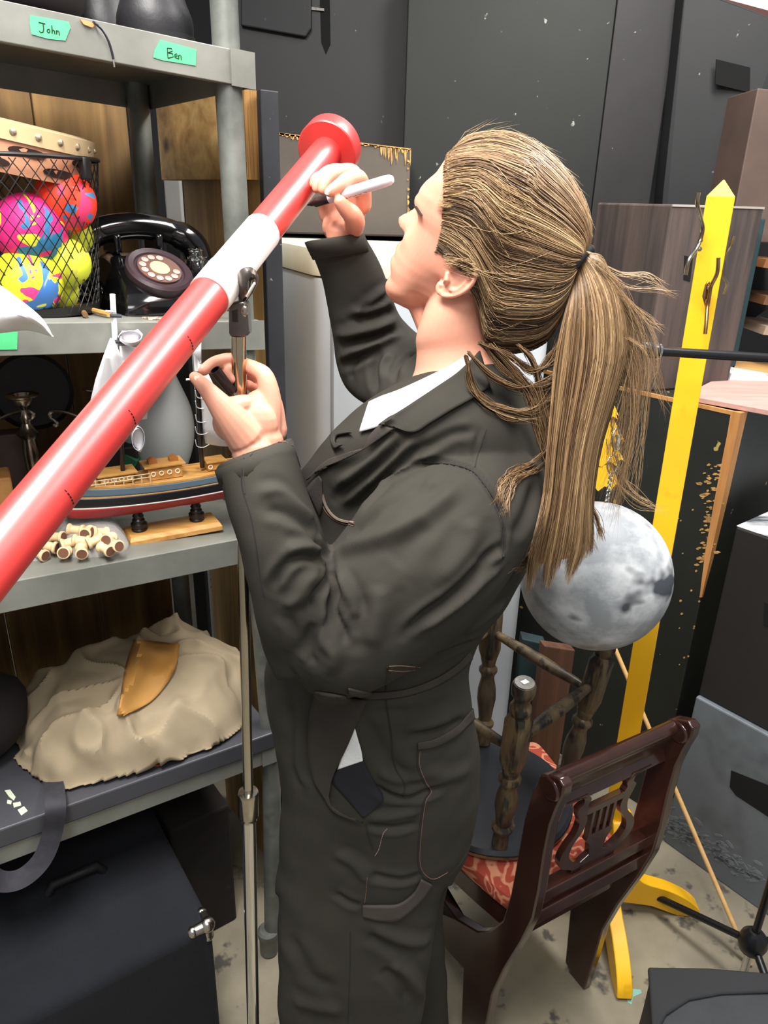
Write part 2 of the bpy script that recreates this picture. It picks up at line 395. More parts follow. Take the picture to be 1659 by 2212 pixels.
for k, (y, c) in enumerate(((560, '8a5a33'), (640, '6d4a30'), (705, 'a08b78'))):
    o = MB().prism([PY(1655, y, 2.15), PY(1730, y + 6, 2.15), PY(1730, y + 26, 2.15), PY(1648, y + 18, 2.15)], (0, .3, 0)).build('shelf_board', mat('sb%d' % k, c, .6), smooth=False)
    tag(o, ('top', 'middle', 'lowest')[k] + ' of three short wooden boards at the far right edge', 'board', 'boards at the far right edge')

# grey cube and black cube
G0, G1 = PZ(1433, 1817, 0), PZ(1632, 1959, 0)
gd = (G1 - G0); gd.z = 0; gd.normalize(); gn = Vector((-gd.y, gd.x, 0))
if gn.y < 0: gn = -gn
def cube_at(p, z0, z1, name, m, label, wid=.55, dep=.55):
    P = [p, p + gd * wid, p + gd * wid + gn * dep, p + gn * dep]
    o = MB().rings([[q + Vector((0, 0, z)) for q in P] for z in (z0, z1)]).build(name, m, smooth=False, bev=.004)
    return tag(o, label, 'box', 'stacked rehearsal cubes')
g0 = Vector((G0.x, G0.y, 0))
gm = mat('grey_paint', '5d646b', .5, col2='686f74', scale=3, col3='4b5157', scale3=6, thr3=(.5, .7), rvar=.1)
gc = cube_at(g0, 0, .487, 'rehearsal_cube', gm, 'slate-grey painted cube with a hand hole, on the floor at the right')
slot([(1580, 1664), (1700, 1712), (1700, 1790), (1590, 1718), (1577, 1700)], 0, 'hand_hole', gc, plane=(g0[:], gn[:]))
q = MB(); random.seed(5)
for i in range(150):
    t = random.random(); x = 1440 + 190 * t + random.gauss(0, 12); y = 1790 + 118 * t - abs(random.gauss(0, 20)); s = random.uniform(2, 9); ph = random.uniform(-.2, .9)
    q.prism([PN(x + s * 1.8 * math.cos(u) * math.cos(ph) - s * .5 * math.sin(u) * math.sin(ph), y + s * 1.8 * math.cos(u) * math.sin(ph) + s * .5 * math.sin(u) * math.cos(ph), (g0 - gn * .0011)[:], gn[:]) for u in (0, .9, 2, 3, 4, 5.1)], gn * .0008)
q.build('pale_brush_marks', mat('pale_grey', '747c82', .55, col2='646b72', scale=25), gc, smooth=False)
bc = cube_at(g0 + gn * .012, .489, .955, 'rehearsal_cube', mat('black_matt', '1c1b1b', .6, col2='222120', scale=4, col3='6d6d6d', scale3=40, thr3=(.77, .79)), 'black cube with a white-smeared top, stacked on the grey cube')
tm = mat('smeared_white', 'd9dcdf', .5, col2='4a4d52', scale=6, thr=(.42, .62), stretch=(1, 3, 1))
P = [g0 + gn * .014, g0 + gn * .014 + gd * .546, g0 + gn * .558 + gd * .546, g0 + gn * .558]
MB().rings([[q + Vector((0, 0, z)) for q in P] for z in (.956, .9575)]).build('smeared_top', tm, bc, smooth=False)
slot([(1652, 1300), (1720, 1330), (1720, 1380), (1650, 1350)], 0, 'hand_hole', bc, plane=((g0 + gn * .012)[:], gn[:]))

# ------------------------------------------------------------------ galvanised shelving unit
S0 = Vector((-.235, 1.228, 0)); SU = Vector((-.8075, -.590, 0)); SU.normalize(); SV = Vector((SU.y, -SU.x, 0))
if SV.y < 0: SV = -SV
SLOPE = .056
ZT = {1: 1.818, 2: 1.448, 3: 1.075, 4: .603}
def SH(t, w_, k, dz=0): return S0 + SU * t + SV * w_ + Vector((0, 0, ZT[k] + SLOPE * t + dz))
def SHpx(px, w_, k, dz=0):
    t = .3
    for _ in range(30):
        a = pj(SH(t, w_, k, dz))[0]; b = pj(SH(t + .001, w_, k, dz))[0]
        t = max(-.3, min(1.0, t + max(-.1, min(.1, (px - a) / (b - a) * .001))))
    return t
galv = mat('galvanised', '5c605b', .5, metal=.35, col2='7b7e78', scale=14, detail=8, bump=.04, col3='565348', scale3=8, thr3=(.62, .72), rvar=.1)
galv_s = mat('galvanised_shelf', '74766f', .42, metal=.3, col2='8b8c85', scale=7, detail=9, bump=.03, col3='5d5148', scale3=10, thr3=(.70, .76), rvar=.1)
unit = thing('shelving_unit', 'galvanised metal shelving unit with round posts and four shelves, at the left', 'shelving', S0 + SU * .45 + SV * .2)
SW, SD = .93, .40
for (t, w_) in ((0, 0), (0, SD), (SW, 0), (SW, SD)):
    p = S0 + SU * t + SV * w_
    q = MB().lathe([(.016, 0), (.021, .004), (.021, .05), (.024, .055), (.024, .07), (.0195, .075)], p - SU * (-.006 if (t, w_) == (0, 0) else 0), n=20)
    if (t, w_) == (0, 0): q.tube([p + SU * d_ + Vector((0, 0, z)) for z, d_ in ((.07, -.006), (.3, -.013), (.6, -.020), (.9, -.010), (1.2, -.001), (1.5, .003), (1.82, .007), (2.25, .009))], .0195, n=20)
    else: q.tube([p + Vector((0, 0, .07)), p + Vector((0, 0, 2.25))], .0195, n=20)
    q.build('post', galv, unit)
for k in (1, 2, 3, 4):
    q = MB(); lip = .043 if k < 3 else .048
    if k == 4: lip = .036
    def bar(t0, t1, w0, w1, z0, z1):
        P = [SH(t0, w0, k), SH(t1, w0, k), SH(t1, w1, k), SH(t0, w1, k)]
        q.rings([[p + Vector((0, 0, z)) for p in P] for z in (z0, z1)])
    bar(-.02, SW + .02, -.022, -.0195, -lip, 0); bar(-.02, SW + .02, SD + .0195, SD + .022, -lip, 0)
    bar(-.0225, -.02, -.022, SD + .022, -lip, 0); bar(SW + .02, SW + .0225, -.022, SD + .022, -lip, 0)
    bar(-.02, SW + .02, -.0195, SD + .0195, -.004, 0); bar(-.02, SW + .02, -.0195, -.008, -lip, -lip + .002)
    q.build('shelf', galv_s, unit, smooth=False, bev=.0012)
    q = MB()
    for t in (0,):
        P = [SH(t - .025, -.0245, k), SH(t + .012, -.0245, k), SH(t + .012, -.0225, k), SH(t - .025, -.0225, k)]
        q.rings([[p + Vector((0, 0, z)) for p in P] for z in (-lip - .002, .001)])
    q.build('corner_clip', galv_s, unit, smooth=False)
# pine boards behind
pine = wood('pine', '5a4122', '8a6a3b', 'Z', .8)
pine2 = wood('pine_light', '8a6a3a', 'c09a5c', 'Z', .7)
for i, (t0, t1) in enumerate(((-.01, .16), (.163, .36), (.363, .56), (.563, .78), (.783, 1.0))):
    P = [SH(t0, .50, 3), SH(t1, .50, 3), SH(t1, .52, 3), SH(t0, .52, 3)]
    o = MB().rings([[Vector((p.x, p.y, z)) for p in P] for z in (0, 2.02)]).build('pine_board', pine, smooth=False, bev=.002)
    tag(o, ('pine board behind the shelves, nearest the galvanised back post', 'pine board with a knot behind the drum rim, second from the back post',
            'pine board behind the basket, third from the back post', 'pine board behind the basket at the picture\'s left, fourth from the back post', 'last pine board behind the shelves, at the picture\'s left edge')[i], 'board', 'pine boards behind the shelves')
# pine frame beside the shelf
A, B = PY(372, 300, 1.72), PY(574, 300, 1.40)
n_ = Vector((-(B.y - A.y), B.x - A.x, 0)).normalized()
if n_.y < 0: n_ = -n_
zt = PN(560, 197, A[:], n_[:]).z
pf = thing('pine_scenery_flat', 'upright pine scenery frame with a black painted edge, beside the shelving unit', 'scenery frame', (A + B) / 2 - Vector((0, 0, (A.z + B.z) / 2)))
e1 = Vector(((A.x + B.x) / 2 + (B.x - A.x) * .5, (A.y + B.y) / 2 + (B.y - A.y) * .5, 0))
def fr(s0, s1, z0, z1, d0, d1):
    D = Vector((B.x - A.x, B.y - A.y, 0)); a0 = Vector((A.x, A.y, 0))
    P = [a0 + D * s0 + n_ * d0, a0 + D * s1 + n_ * d0, a0 + D * s1 + n_ * d1, a0 + D * s0 + n_ * d1]
    return MB().rings([[p + Vector((0, 0, z)) for p in P] for z in (z0, z1)])
fr(.10, .985, 0, zt, 0, .02).build('upright_board', pine2, pf, smooth=False, bev=.001)
fr(0, .93, zt - .135, zt, -.03, -.001).build('cross_rail', wood('pine_rail', '96703c', 'c9a66c', 'X', .7), pf, smooth=False, bev=.0015)
fr(.93, .965, zt - .135, zt, -.03, -.001).build('plywood_edge', mat('ply_edge', 'b98b50', .7, col2='7e5a2c', scale=8, stretch=(40, 40, 1)), pf, smooth=False)
fr(.986, 1.022, 0, zt, -.012, .022).build('black_edge', mat('edge_black', '25262a', .6, col2='303238', scale=6, col3='8d8d8a', scale3=60, thr3=(.7, .74)), pf, smooth=False, bev=.002)
# small grey board seen between
o = down_slab((352, 380), (388, 384), 1.85, 1.85, 0, .02, 'grey_board', mat('grey_wall', '8c8b88', .7, col2='7e7d7a', scale=4), 'narrow grey board showing between the back post and the pine frame', 'board')
o = down_slab((356, 497), (388, 497), 1.80, 1.80, 0, .03, 'black_bin', mat('bin_black', '0c0c0d', .6), None, None)
tag(o, 'small black box edge behind the telephone, next to the back post', 'box')

# names on green tape, on the front lip
LP0 = SH(0, -.0222, 1); SN = -SV
def on_lip(px, py, e=0): return PN(px, py, (LP0 + SN * e)[:], SN[:])
tape = mat('green_tape', '4fc47e', .6, col2='57cc88', scale=30)
ink = mat('ink', '1b2320', .6)
def tape_piece(pts, strokes, label):
    o = MB().prism([on_lip(x, y, .0004) for x, y in pts], SN * .0004).build('tape_label', tape, None, smooth=False)
    tag(o, label, 'tape')
    q = MB()
    for s in strokes:
        q.tube([on_lip(x, y, .0010) for x, y in s], .0006, n=5)
    if strokes: q.build('handwriting', ink, o)
    return o
z3 = 1 / 3.072
def S3(L): return [[(x * z3, y * z3) for x, y in s] for s in L]
circ = lambda cx, cy, rx, ry: [(cx + rx * math.cos(t * .6), cy + ry * math.sin(t * .6)) for t in range(11)]
tape_piece([(65, 33), (148, 47), (152, 60), (141, 88), (104, 84), (68, 74), (64, 50)],
           S3([[(256, 148), (300, 158)], [(285, 155), (290, 190), (286, 212), (270, 216), (260, 204)], circ(322, 205, 9, 12), [(344, 168), (346, 222)], [(346, 208), (354, 198), (362, 204), (363, 226)], [(374, 200), (376, 228)], [(376, 212), (384, 202), (391, 208), (393, 234)]]),
           'green tape label handwritten John, on the top shelf edge')
tape_piece([(346, 86), (424, 107), (423, 142), (350, 130), (331, 124), (334, 108)],
           S3([[(1110, 318), (1114, 384)], [(1110, 318), (1138, 322), (1144, 338), (1116, 350)], [(1116, 350), (1146, 356), (1150, 376), (1114, 386)], [(1160, 372), (1178, 370), (1172, 354), (1160, 362), (1160, 380), (1180, 388)], [(1186, 394), (1185, 366)], [(1185, 374), (1194, 362), (1201, 370), (1203, 398)]]),
           'green tape label handwritten Ben, on the top shelf edge near the post')
LP1 = LP0
LP0 = SH(0, -.0222, 2)
tape_piece([(-40, 716), (38, 717), (37, 755), (-40, 756)], [], 'blank green tape strip on the second shelf edge, far left')
LP0 = LP1

# ---- things on the top shelf
bk = mat('black_leather', '121214', .5, col2='1d1c20', scale=12, bump=.2)
bk2 = mat('black_plastic', '18181a', .45, col2='242428', scale=8)
def boot(t, w_, label):
    c = SH(t, w_, 1); q = MB()
    prof = spline([(.050, 0), (.052, .03), (.042, .06), (.036, .10), (.040, .18), (.045, .26)], 4)
    q.lathe([(r, h) for r, h in prof], c, n=24)
    o = q.build('boot', bk); tag(o, label, 'boot', 'black gear on the top shelf')
    MB().lathe([(.0535, 0), (.0535, .012)], c, n=24).build('sole', mat('sole', '0a0a0a', .8), o)
    return o
boot(.085, .06, 'black boot standing on the top shelf next to the post')
boot(.115, .20, 'black boot behind the one next to the post on the top shelf')
bg = MB()
R = []
for i in range(9):
    s = i / 8; hgt = .17 + .02 * math.sin(s * 7); t = .17 + .36 * s
    R.append([SH(t, w_, 1, z_) for w_, z_ in ((-.005 + .01 * math.sin(s * 9), 0), (-.01, .05), (.0, hgt * .8), (.05, hgt), (.22, hgt * .95), (.27, .05), (.27, 0))])
bg.rings(R)
o = bg.build('equipment_bag', mat('bag_dark', '1a1517', .7, col2='2b2326', scale=9, bump=.3), sub=1); tag(o, 'dark equipment bag lying along the top shelf above the taped names', 'bag')
bg = MB(); R = []
for i in range(7):
    s = i / 6; t = .56 + .30 * s
    R.append([SH(t, w_, 1, z_) for w_, z_ in ((.0, 0), (-.005, .05), (.01, .15), (.08, .17), (.22, .15), (.26, 0))])
bg.rings(R)
o = bg.build('equipment_bag', mat('bag_dark2', '201a20', .6, col2='3a343c', scale=6, bump=.3), sub=1); tag(o, 'dark purple-black bag on the top shelf at the far left', 'bag')
cab = [on_lip(195, 44, -.03), on_lip(205, 50, .006), on_lip(222, 66, .009), on_lip(234, 88, .010), on_lip(241, 110, .010), on_lip(245, 128, .010)]
cb = MB().tube([Vector(p) for p in spline([c[:] for c in cab], 5)], .0016, n=8).build('cable', mat('cable_black', '15131c', .4)); tag(cb, 'thin black cable with a bare silver tip hanging over the top shelf edge', 'cable')
MB().tube([on_lip(245, 128, .010), on_lip(247, 145, .010)], .0010, n=6).build('metal_tip', mat('tin', 'dddddd', .3, metal=1), cb)
o = MB().prism([on_lip(172, 42, .001), on_lip(190, 46, .001), on_lip(206, 53, .001), on_lip(198, 60, .001), on_lip(180, 53, .001)], SN * .002).build('paper_tag', mat('orange_tag', 'cf8a55', .7)); tag(o, 'small orange-tan paper tag at the top shelf edge beside the cable', 'tag')

# ---- second shelf: basket with balls, drum, telephone, bottle
def splat(name, base, cols, scale=14):
    if name in MC: return MC[name]
    m = bpy.data.materials.new(name); m.use_nodes = True; MC[name] = m; nt = m.node_tree; N = nt.nodes; L = nt.links; b = N['Principled BSDF']
    b.inputs['Roughness'].default_value = .6
    tc = N.new('ShaderNodeTexCoord'); last = None
    rgb = N.new('ShaderNodeRGB'); rgb.outputs[0].default_value = lin(base); last = rgb.outputs[0]
    for i, (c, th) in enumerate(cols):
        mp = N.new('ShaderNodeMapping'); mp.inputs['Location'].default_value = (i * 3.1, i * 1.7, i * 5.3); L.new(tc.outputs['Object'], mp.inputs[0])
        n = N.new('ShaderNodeTexNoise'); n.inputs['Scale'].default_value = scale; n.inputs['Detail'].default_value = 2.5; n.inputs['Distortion'].default_value = 1.5; L.new(mp.outputs[0], n.inputs[0])
        r = N.new('ShaderNodeValToRGB'); r.color_ramp.elements[0].position = th; r.color_ramp.elements[1].position = th + .012; L.new(n.outputs[0], r.inputs[0])
        mx = N.new('ShaderNodeMix'); mx.data_type = 'RGBA'; L.new(r.outputs[0], mx.inputs[0]); L.new(last, mx.inputs[6]); mx.inputs[7].default_value = lin(c); last = mx.outputs[2]
    L.new(last, b.inputs['Base Color']); return m
bt = SHpx(62, .125, 2); bc_ = SH(bt, .125, 2)
bask = thing('mesh_basket', 'black wire mesh basket full of coloured balls on the second shelf', 'basket', bc_)
rb, rt_, hb = .100, .122, .208
def bk_r(h): return rb + (rt_ - rb) * h / hb
wire = mat('wire_black', '141414', .5)
q = MB(); NW = 44
for d_ in (1, -1):
    for i in range(NW):
        path = []
        for k in range(15):
            h = .004 + (hb - .008) * k / 14; a = 2 * math.pi * i / NW + d_ * k / 14 * 1.25
            path.append(bc_ + Vector((math.cos(a) * bk_r(h), math.sin(a) * bk_r(h), h)))
        q.tube(path, .00075, n=4, cap=False)
q.build('wire_mesh', wire, bask)
def ringpath(c, r, n=40): return [c + Vector((math.cos(2 * math.pi * k / n) * r, math.sin(2 * math.pi * k / n) * r, 0)) for k in range(n + 1)]
MB().tube(ringpath(bc_ + Vector((0, 0, hb)), rt_), .003, n=8, cap=False).build('rim', wire, bask)
MB().lathe([(rb + .001, 0), (rb + .002, .012), (rb - .006, .013), (rb - .006, .003)], bc_, n=40).build('base_ring', wire, bask)
MB().lathe([(rb - .004, .001), (rb - .004, .004)], bc_, n=40).build('base_plate', wire, bask)
q = MB(); a0 = math.atan2(-.2, 1.0)
q.box(bc_ + Vector((math.cos(a0) * (rt_ - .001), math.sin(a0) * (rt_ - .001), hb - .012)), (.012, .016, .03), a0)
q.build('corner_clip', wire, bask, bev=.003)
def ball(px, py, D, r, m, label, name='foam_ball'):
    p = Vector(ORG + ray(px, py) * D)
    o = MB().sphere((0, 0, 0), r, 32).build(name, m, recenter=False) if 0 else None
    me = MB().sphere((0, 0, 0), r, 32).mesh('ball'); o = link_mesh(name, me, m, None, True, False); o.location = p
    return tag(o, label, 'ball', 'balls in the mesh basket')
Db = pj(bc_ + Vector((0, 0, .1)))[2]
ball(65, 498, Db - .045, .0495, splat('pink_splat', 'f52a86', [('e8e63a', .565), ('2f7fb0', .60)]), 'pink ball with yellow and blue splats, in the basket')
ball(62, 610, Db - .035, .0465, splat('yellow_splat', 'e3e62c', [('ee3f86', .57), ('3c74b8', .60)]), 'yellow ball with pink and blue splats, at the basket bottom')
ball(141, 436, Db - .03, .0425, splat('red_splat', 'f8401f', [('3a7fb5', .58), ('e83a70', .61)]), 'orange-red ball with blue splats, highest in the basket')
ball(143, 567, Db - .01, .0345, splat('lime_plain', 'd2dc38', [('c9c84a', .6)]), 'plain lime ball behind the yellow splat ball in the basket')
ball(150, 508, Db + .03, .034, splat('lime_plain', 'd2dc38', []), 'plain lime ball half hidden under the orange-red ball')
ball(120, 628, Db + .02, .033, splat('lime_plain', 'd2dc38', []), 'lowest plain lime ball beside the basket base')
ball(-8, 560, Db - .0, .033, mat('navy_ball', '22284a', .6), 'navy ball at the left edge of the basket')
# frame drum in the basket
dc = PY(34, 330, pj(bc_)[2] * 0 + bc_.y) ; dc = Vector((bc_.x - .012, bc_.y + .004, bc_.z + hb - .040))
ax = Vector((.20, .02, 1)).normalized()
dr_ = thing('frame_drum', 'tan wooden frame drum with slots and rivets, sitting in the mesh basket', 'drum', dc)
MB().lathe([(.111, .026), (.114, .085), (.110, .085), (.107, .026), (.111, .026)], dc, ax, 48, cap=False).build('shell', mat('drum_wood', 'c98a66', .5, col2='d59a78', scale=4), dr_)
MB().lathe([(.116, .066), (.1165, .087), (.1, .090), (.001, .090), (.001, .084), (.1, .084), (.1145, .082), (.1145, .066)], dc, ax, 48, cap=False).build('drumhead', mat('drum_skin', 'd9c39a', .6, col2='cbb388', scale=8), dr_)
aa = ax.orthogonal().normalized(); bb = ax.cross(aa)
q = MB(); q2 = MB()
for i in range(24):
    a = 2 * math.pi * i / 24; dd_ = aa * math.cos(a) + bb * math.sin(a)
    MB().lathe([(.0045, -.001), (.0045, .001), (.002, .003), (.0, .0032)], dc + ax * .077 + dd_ * .116, dd_, 10).build('rivet', mat('brass_rivet', 'cfc4a4', .3, metal=.8), dr_)
for i in range(16):
    a = 2 * math.pi * i / 16 + .3; P = []
    for k in range(14):
        th = 2 * math.pi * k / 14; x = .019 * math.cos(th) + (.006 if math.cos(th) > 0 else -.006); y = .007 * math.sin(th)
        aa2 = a + x / .117; d2 = aa * math.cos(aa2) + bb * math.sin(aa2); P.append(dc + ax * (.038 + (i % 2) * .018 + y * .8) + d2 * (.1122 + (i % 2) * .0008))
    q2.prism(P, (aa * math.cos(a) + bb * math.sin(a)) * .0006)
q2.build('jingle_slots', mat('slot_dark', '2c1713', .8), dr_)

# telephone
pt = SHpx(322, .13, 2); pc = SH(pt, .13, 2, .001)
yaw = math.atan2(-pc.x, pc.y) + math.radians(26)
X = Matrix.Translation(pc) @ Matrix.Rotation(yaw, 4, 'Z')
tel = thing('rotary_telephone', 'black rotary dial telephone with coiled cord on the second shelf', 'telephone', pc)
bkg = mat('bakelite', '0b0b0c', .12, coat=.6)
prof = [(-.088, 0, .078), (-.088, .012, .078), (-.080, .030, .074), (-.062, .046, .066), (-.03, .064, .06), (.0, .080, .055), (.03, .088, .052), (.052, .086, .055), (.062, .06, .066), (.068, .0, .075)]
q = MB(X); R = []
for i in range(9):
    s = -1 + 2 * i / 8; sh = 1 - .12 * abs(s) ** 6
    R.append([Vector((s * hw, y * (1 if i not in (0, 8) else .93), z * (1 if i not in (0, 8) else .93))) for y, z, hw in prof])
q.rings(R); q.build('telephone_body', bkg, tel, bev=.004)
tn = Vector((0, -.55, .83)).normalized(); dcn = Vector((.0, -.046, .062))
q = MB(X); q.lathe([(.050, -.012), (.052, -.004), (.052, .004), (.048, .008), (.040, .006), (.038, .003), (.0, .003)], dcn, tn, 36); q.build('dial_ring', mat('plum_ring', '3a2b30', .35), tel)
q = MB(X); a1 = tn.orthogonal().normalized(); b1 = tn.cross(a1)
q.lathe([(.034, .004), (.034, .0065), (.016, .0065), (.0, .0065)], dcn, tn, 36); dw = q.build('finger_wheel', mat('wheel_clear', '6d5148', .15, coat=.5), tel)
q = MB(X)
for i in range(10):
    a = 2 * math.pi * (i + .5) / 12; q.lathe([(.0052, .0062), (.0056, .0075), (.0040, .0076), (.0038, .0068), (.0, .0068)], dcn + (a1 * math.cos(a) + b1 * math.sin(a)) * .026, tn, 12)
q.build('finger_holes', mat('hole_shine', 'c9a79c', .2), dw)
q = MB(X); q.lathe([(.0155, .0066), (.0155, .008), (.0, .0082)], dcn, tn, 24); q.build('number_card', mat('card', 'c9b98a', .5), dw)
for s in (-1, 1):
    q = MB(X); q.box((s * .036, .035, .10), (.012, .05, .03)); q.build('cradle_prong', bkg, tel, bev=.004)
pth = spline([(-.112, .02, .066), (-.098, .02, .098), (-.060, .03, .118), (0, .033, .126), (.060, .03, .118), (.098, .02, .098), (.112, .02, .066)], 5)
q = MB(X); q.tube(pth, [(.021 if abs(p[0]) < .07 else .024) for p in pth], n=14); hs = q.build('handset', bkg, tel)
for s in (-1, 1):
    q = MB(X); q.lathe([(.0, -.002), (.026, 0), (.036, .014), (.036, .026), (.03, .038), (.02, .046)], (s * .114, .018, .034), (-s * .25, 0, 1), 24); q.build('earpiece' if s > 0 else 'mouthpiece', bkg, hs)
# coiled cord
q = MB(); cpts = spline([PY(186, 610, pc.y - .02)[:], PY(196, 622, pc.y - .03)[:], PY(228, 632, pc.y - .04)[:], PY(258, 640, pc.y - .05)[:], PY(275, 650, pc.y - .06)[:], PY(262, 664, pc.y - .05)[:], PY(240, 660, pc.y - .03)[:]], 26)
P = []; 
for i, c in enumerate(cpts):
    a = i * .85; rr_ = .0065 if i < 100 else .009; P.append(Vector(c) + Vector((math.cos(a) * .6, math.sin(a) * .6, math.sin(a))) * rr_)
q.tube(P, .0019, n=6); q.build('coiled_cord', bkg, tel)
# glass bottle
gt = SHpx(432, .10, 2); gc_ = SH(gt, .10, 2, .001)
glass = mat('clear_glass', 'f3f7f7', .03, trans=1, ior=1.45)
o = MB().lathe([(.0, 0), (.022, .001), (.031, .012), (.034, .03), (.031, .046), (.018, .060), (.0115, .066), (.011, .080), (.014, .082), (.014, .086), (.011, .088), (.012, .096), (.0135, .098), (.0095, .099), (.0085, .066), (.015, .058), (.028, .045), (.031, .03), (.028, .012), (.0, .004)], gc_, n=32, cap=False).build('glass_bottle', glass)
tag(o, 'small clear round glass bottle beside the telephone', 'bottle')
for i, (pts, lab) in enumerate((([(150, 655), (190, 640), (236, 668)], 'tan wooden stick lying between basket and telephone'), ([(176, 668), (184, 652), (216, 674)], 'darker thin wooden stick lying beside the tan one'))):
    a_ = SH(SHpx(pts[0][0], .12, 2), .12, 2, .008); b_ = SH(SHpx(pts[2][0], .02, 2), .02, 2, .006)
    o = MB().tube([a_ + SV * i * .02, b_ + SU * i * .02], .004, n=8).build('wooden_stick', wood('stick%d' % i, ('a07a3c', '5c4022')[i], ('c49c58', '7a5a34')[i], 'X', knots=False)); tag(o, lab, 'stick')
# crumpled foil scraps
q = MB(); random.seed(2)
for i in range(16):
    p = SH(SHpx(318 + i * 3.2, .0, 2), random.uniform(-.01, .012), 2, .002); q.box(p, (.006, .004, .0022), random.random() * 3, )
o = q.build('paint_flakes', mat('flakes', 'd8cfc0', .4, col2='8a6a50', scale=200), smooth=False); tag(o, 'pale flakes scattered on the second shelf before the telephone', 'flakes', kind='stuff')

# white cloth over the shelf edge, near the picture's left
P = [(-130, 560), (-60, 588), (0, 616), (50, 652), (86, 682), (104, 706), (114, 726), (86, 720), (50, 714), (0, 720), (-60, 722), (-140, 730)]
q = MB(); top = []; 
gridN = 10
up_ = spline([(-150, 560), (-60, 588), (0, 616), (50, 652), (86, 682), (104, 706), (114, 726)], 4); lo_ = spline([(-150, 732), (-60, 722), (0, 720), (50, 714), (80, 718), (100, 724), (115, 729)], 4)
R = []
Yl = SH(SHpx(40, -.05, 2), -.05, 2).y - .01
for a_, b_ in zip(up_, lo_):
    row = []
    for k in range(gridN + 1):
        s = k / gridN; x = a_[0] * (1 - s) + b_[0] * s; y = a_[1] * (1 - s) + b_[1] * s
        row.append(PY(x, y, Yl - .10 + .11 * (x + 150) / 265 - .025 * math.sin(math.pi * s) + .006 * math.sin(x * .05 + s * 5)))
    R.append(row)
q.rings(R, close=False, cap=False)
o = q.build('white_cloth', mat('white_cloth', 'f2f2f0', .8, bump=.05, bscale=80))
m_ = o.modifiers.new('s', 'SOLIDIFY'); m_.thickness = .0015
tag(o, 'white cloth corner draped in front of the second shelf, far left', 'cloth')

# ------------------------------------------------------------------ third shelf
vt = SHpx(352, .30, 3); vc = SH(vt, .30, 3)
mp_ = lambda px: px * pj(vc)[2] / FP
vp = [(y, r) for y, r in ((1030, 40), (1000, 58), (960, 71), (920, 75), (880, 70), (840, 56), (800, 42), (760, 38), (720, 48), (690, 60))]
zv = [(PY(352, y, vc.y).z, mp_(r)) for y, r in vp]
vz0 = vc.z
prof = spline([(mp_(34), .001)] + [(r, max(z - vz0, .004)) for z, r in zv if z - vz0 > .012], 5)
o = MB().lathe([(0, .001)] + [(a, b) for a, b in prof] + [(a - .002, b) for a, b in prof[::-1]], vc, n=40, cap=False).build('frosted_vase', mat('frosted', 'd4d8d8', .45, trans=.25, spec=.4)); tag(o, 'frosted white glass vase behind the model ship', 'vase')
# candelabra
ct = SHpx(90, .22, 3); cc = SH(ct, .22, 3); Yc = cc.y
silv = mat('old_silver', '9a8f80', .22, metal=1, col2='6f675c', scale=30)
can = thing('candelabra', 'tarnished silver candelabra with curled arms on the third shelf', 'candelabra', cc)
def cz(y): return PY(90, y, Yc).z - cc.z
u1 = pj(cc)[2] / FP * .92
MB().lathe([(0, 0), (.05, .002), (.052, .008), (.03, .02), (.012, .03)] + [(r * u1, cz(y)) for y, r in ((1040, 12), (1010, 16), (980, 18), (950, 15), (940, 22), (936, 26), (930, 18), (924, 14), (915, 10), (905, 14), (898, 10), (886, 7), (878, 14), (872, 19), (862, 21), (857, 34), (854, 35), (853, 20), (872, 14))], cc, n=28, cap=False).build('candle_stem', silv, can)
for s in (-1, 1):
    P = [PY(90 + s * x, y, Yc + (.0 if s > 0 else .0)) for x, y in ((22, 912), (28, 918), (30, 908), (22, 898), (24, 890), (36, 888), (52, 892), (78, 906), (110, 920), (125, 905), (126, 880))] if 0 else [PY(90 + s * x, y, Yc) for x, y in ((26, 916), (30, 920), (33, 915), (28, 908), (20, 902), (18, 894), (26, 888), (46, 889), (70, 896), (92, 905), (112, 905), (124, 890), (126, 872))]
    MB().tube([Vector(p) for p in spline([p[:] for p in P], 5)], .0032, n=8).build('arm', silv, can)
    e_ = PY(90 + s * 126, 872, Yc)
    MB().lathe([(.004, -.004), (.012, .0), (.014, .02), (.024, .026), (.024, .028), (.01, .027)], e_, n=20).build('candle_cup', silv, can)
# round black pan standing at the back
bp_ = PY(70, 845, SH(SHpx(75, .36, 3), .36, 3).y)
r_ = 82 * pj(bp_)[2] / FP
q = MB(); q.lathe([(0, 0), (r_ * .92, 0), (r_, .012), (r_, .016), (r_ * .9, .006), (0, .006)], bp_, (-bp_.x, -bp_.y, .25), 40)
o = q.build('round_tray', mat('black_iron', '161313', .5, col2='241f1e', scale=9, bump=.2)); tag(o, 'round black tray leaning at the back of the third shelf', 'tray')
b_ = SH(SHpx(30, .30, 3), .30, 3, .07)
o = MB().box(b_, (.09, .04, .14), .5).build('brown_box', mat('dusty_brown', '3a2a24', .6, col2='4a372f', scale=7), bev=.003); tag(o, 'small dusty brown box behind the candelabra', 'box')
b_ = SH(SHpx(-20, .16, 3), .16, 3, .055)
o = MB().box(b_, (.09, .06, .11), .5).build('tan_box', wood('tanbox', '9a6a34', 'b98448', 'X', knots=False), bev=.003); tag(o, 'tan wooden box at the far left of the third shelf, half behind the pipe', 'box')
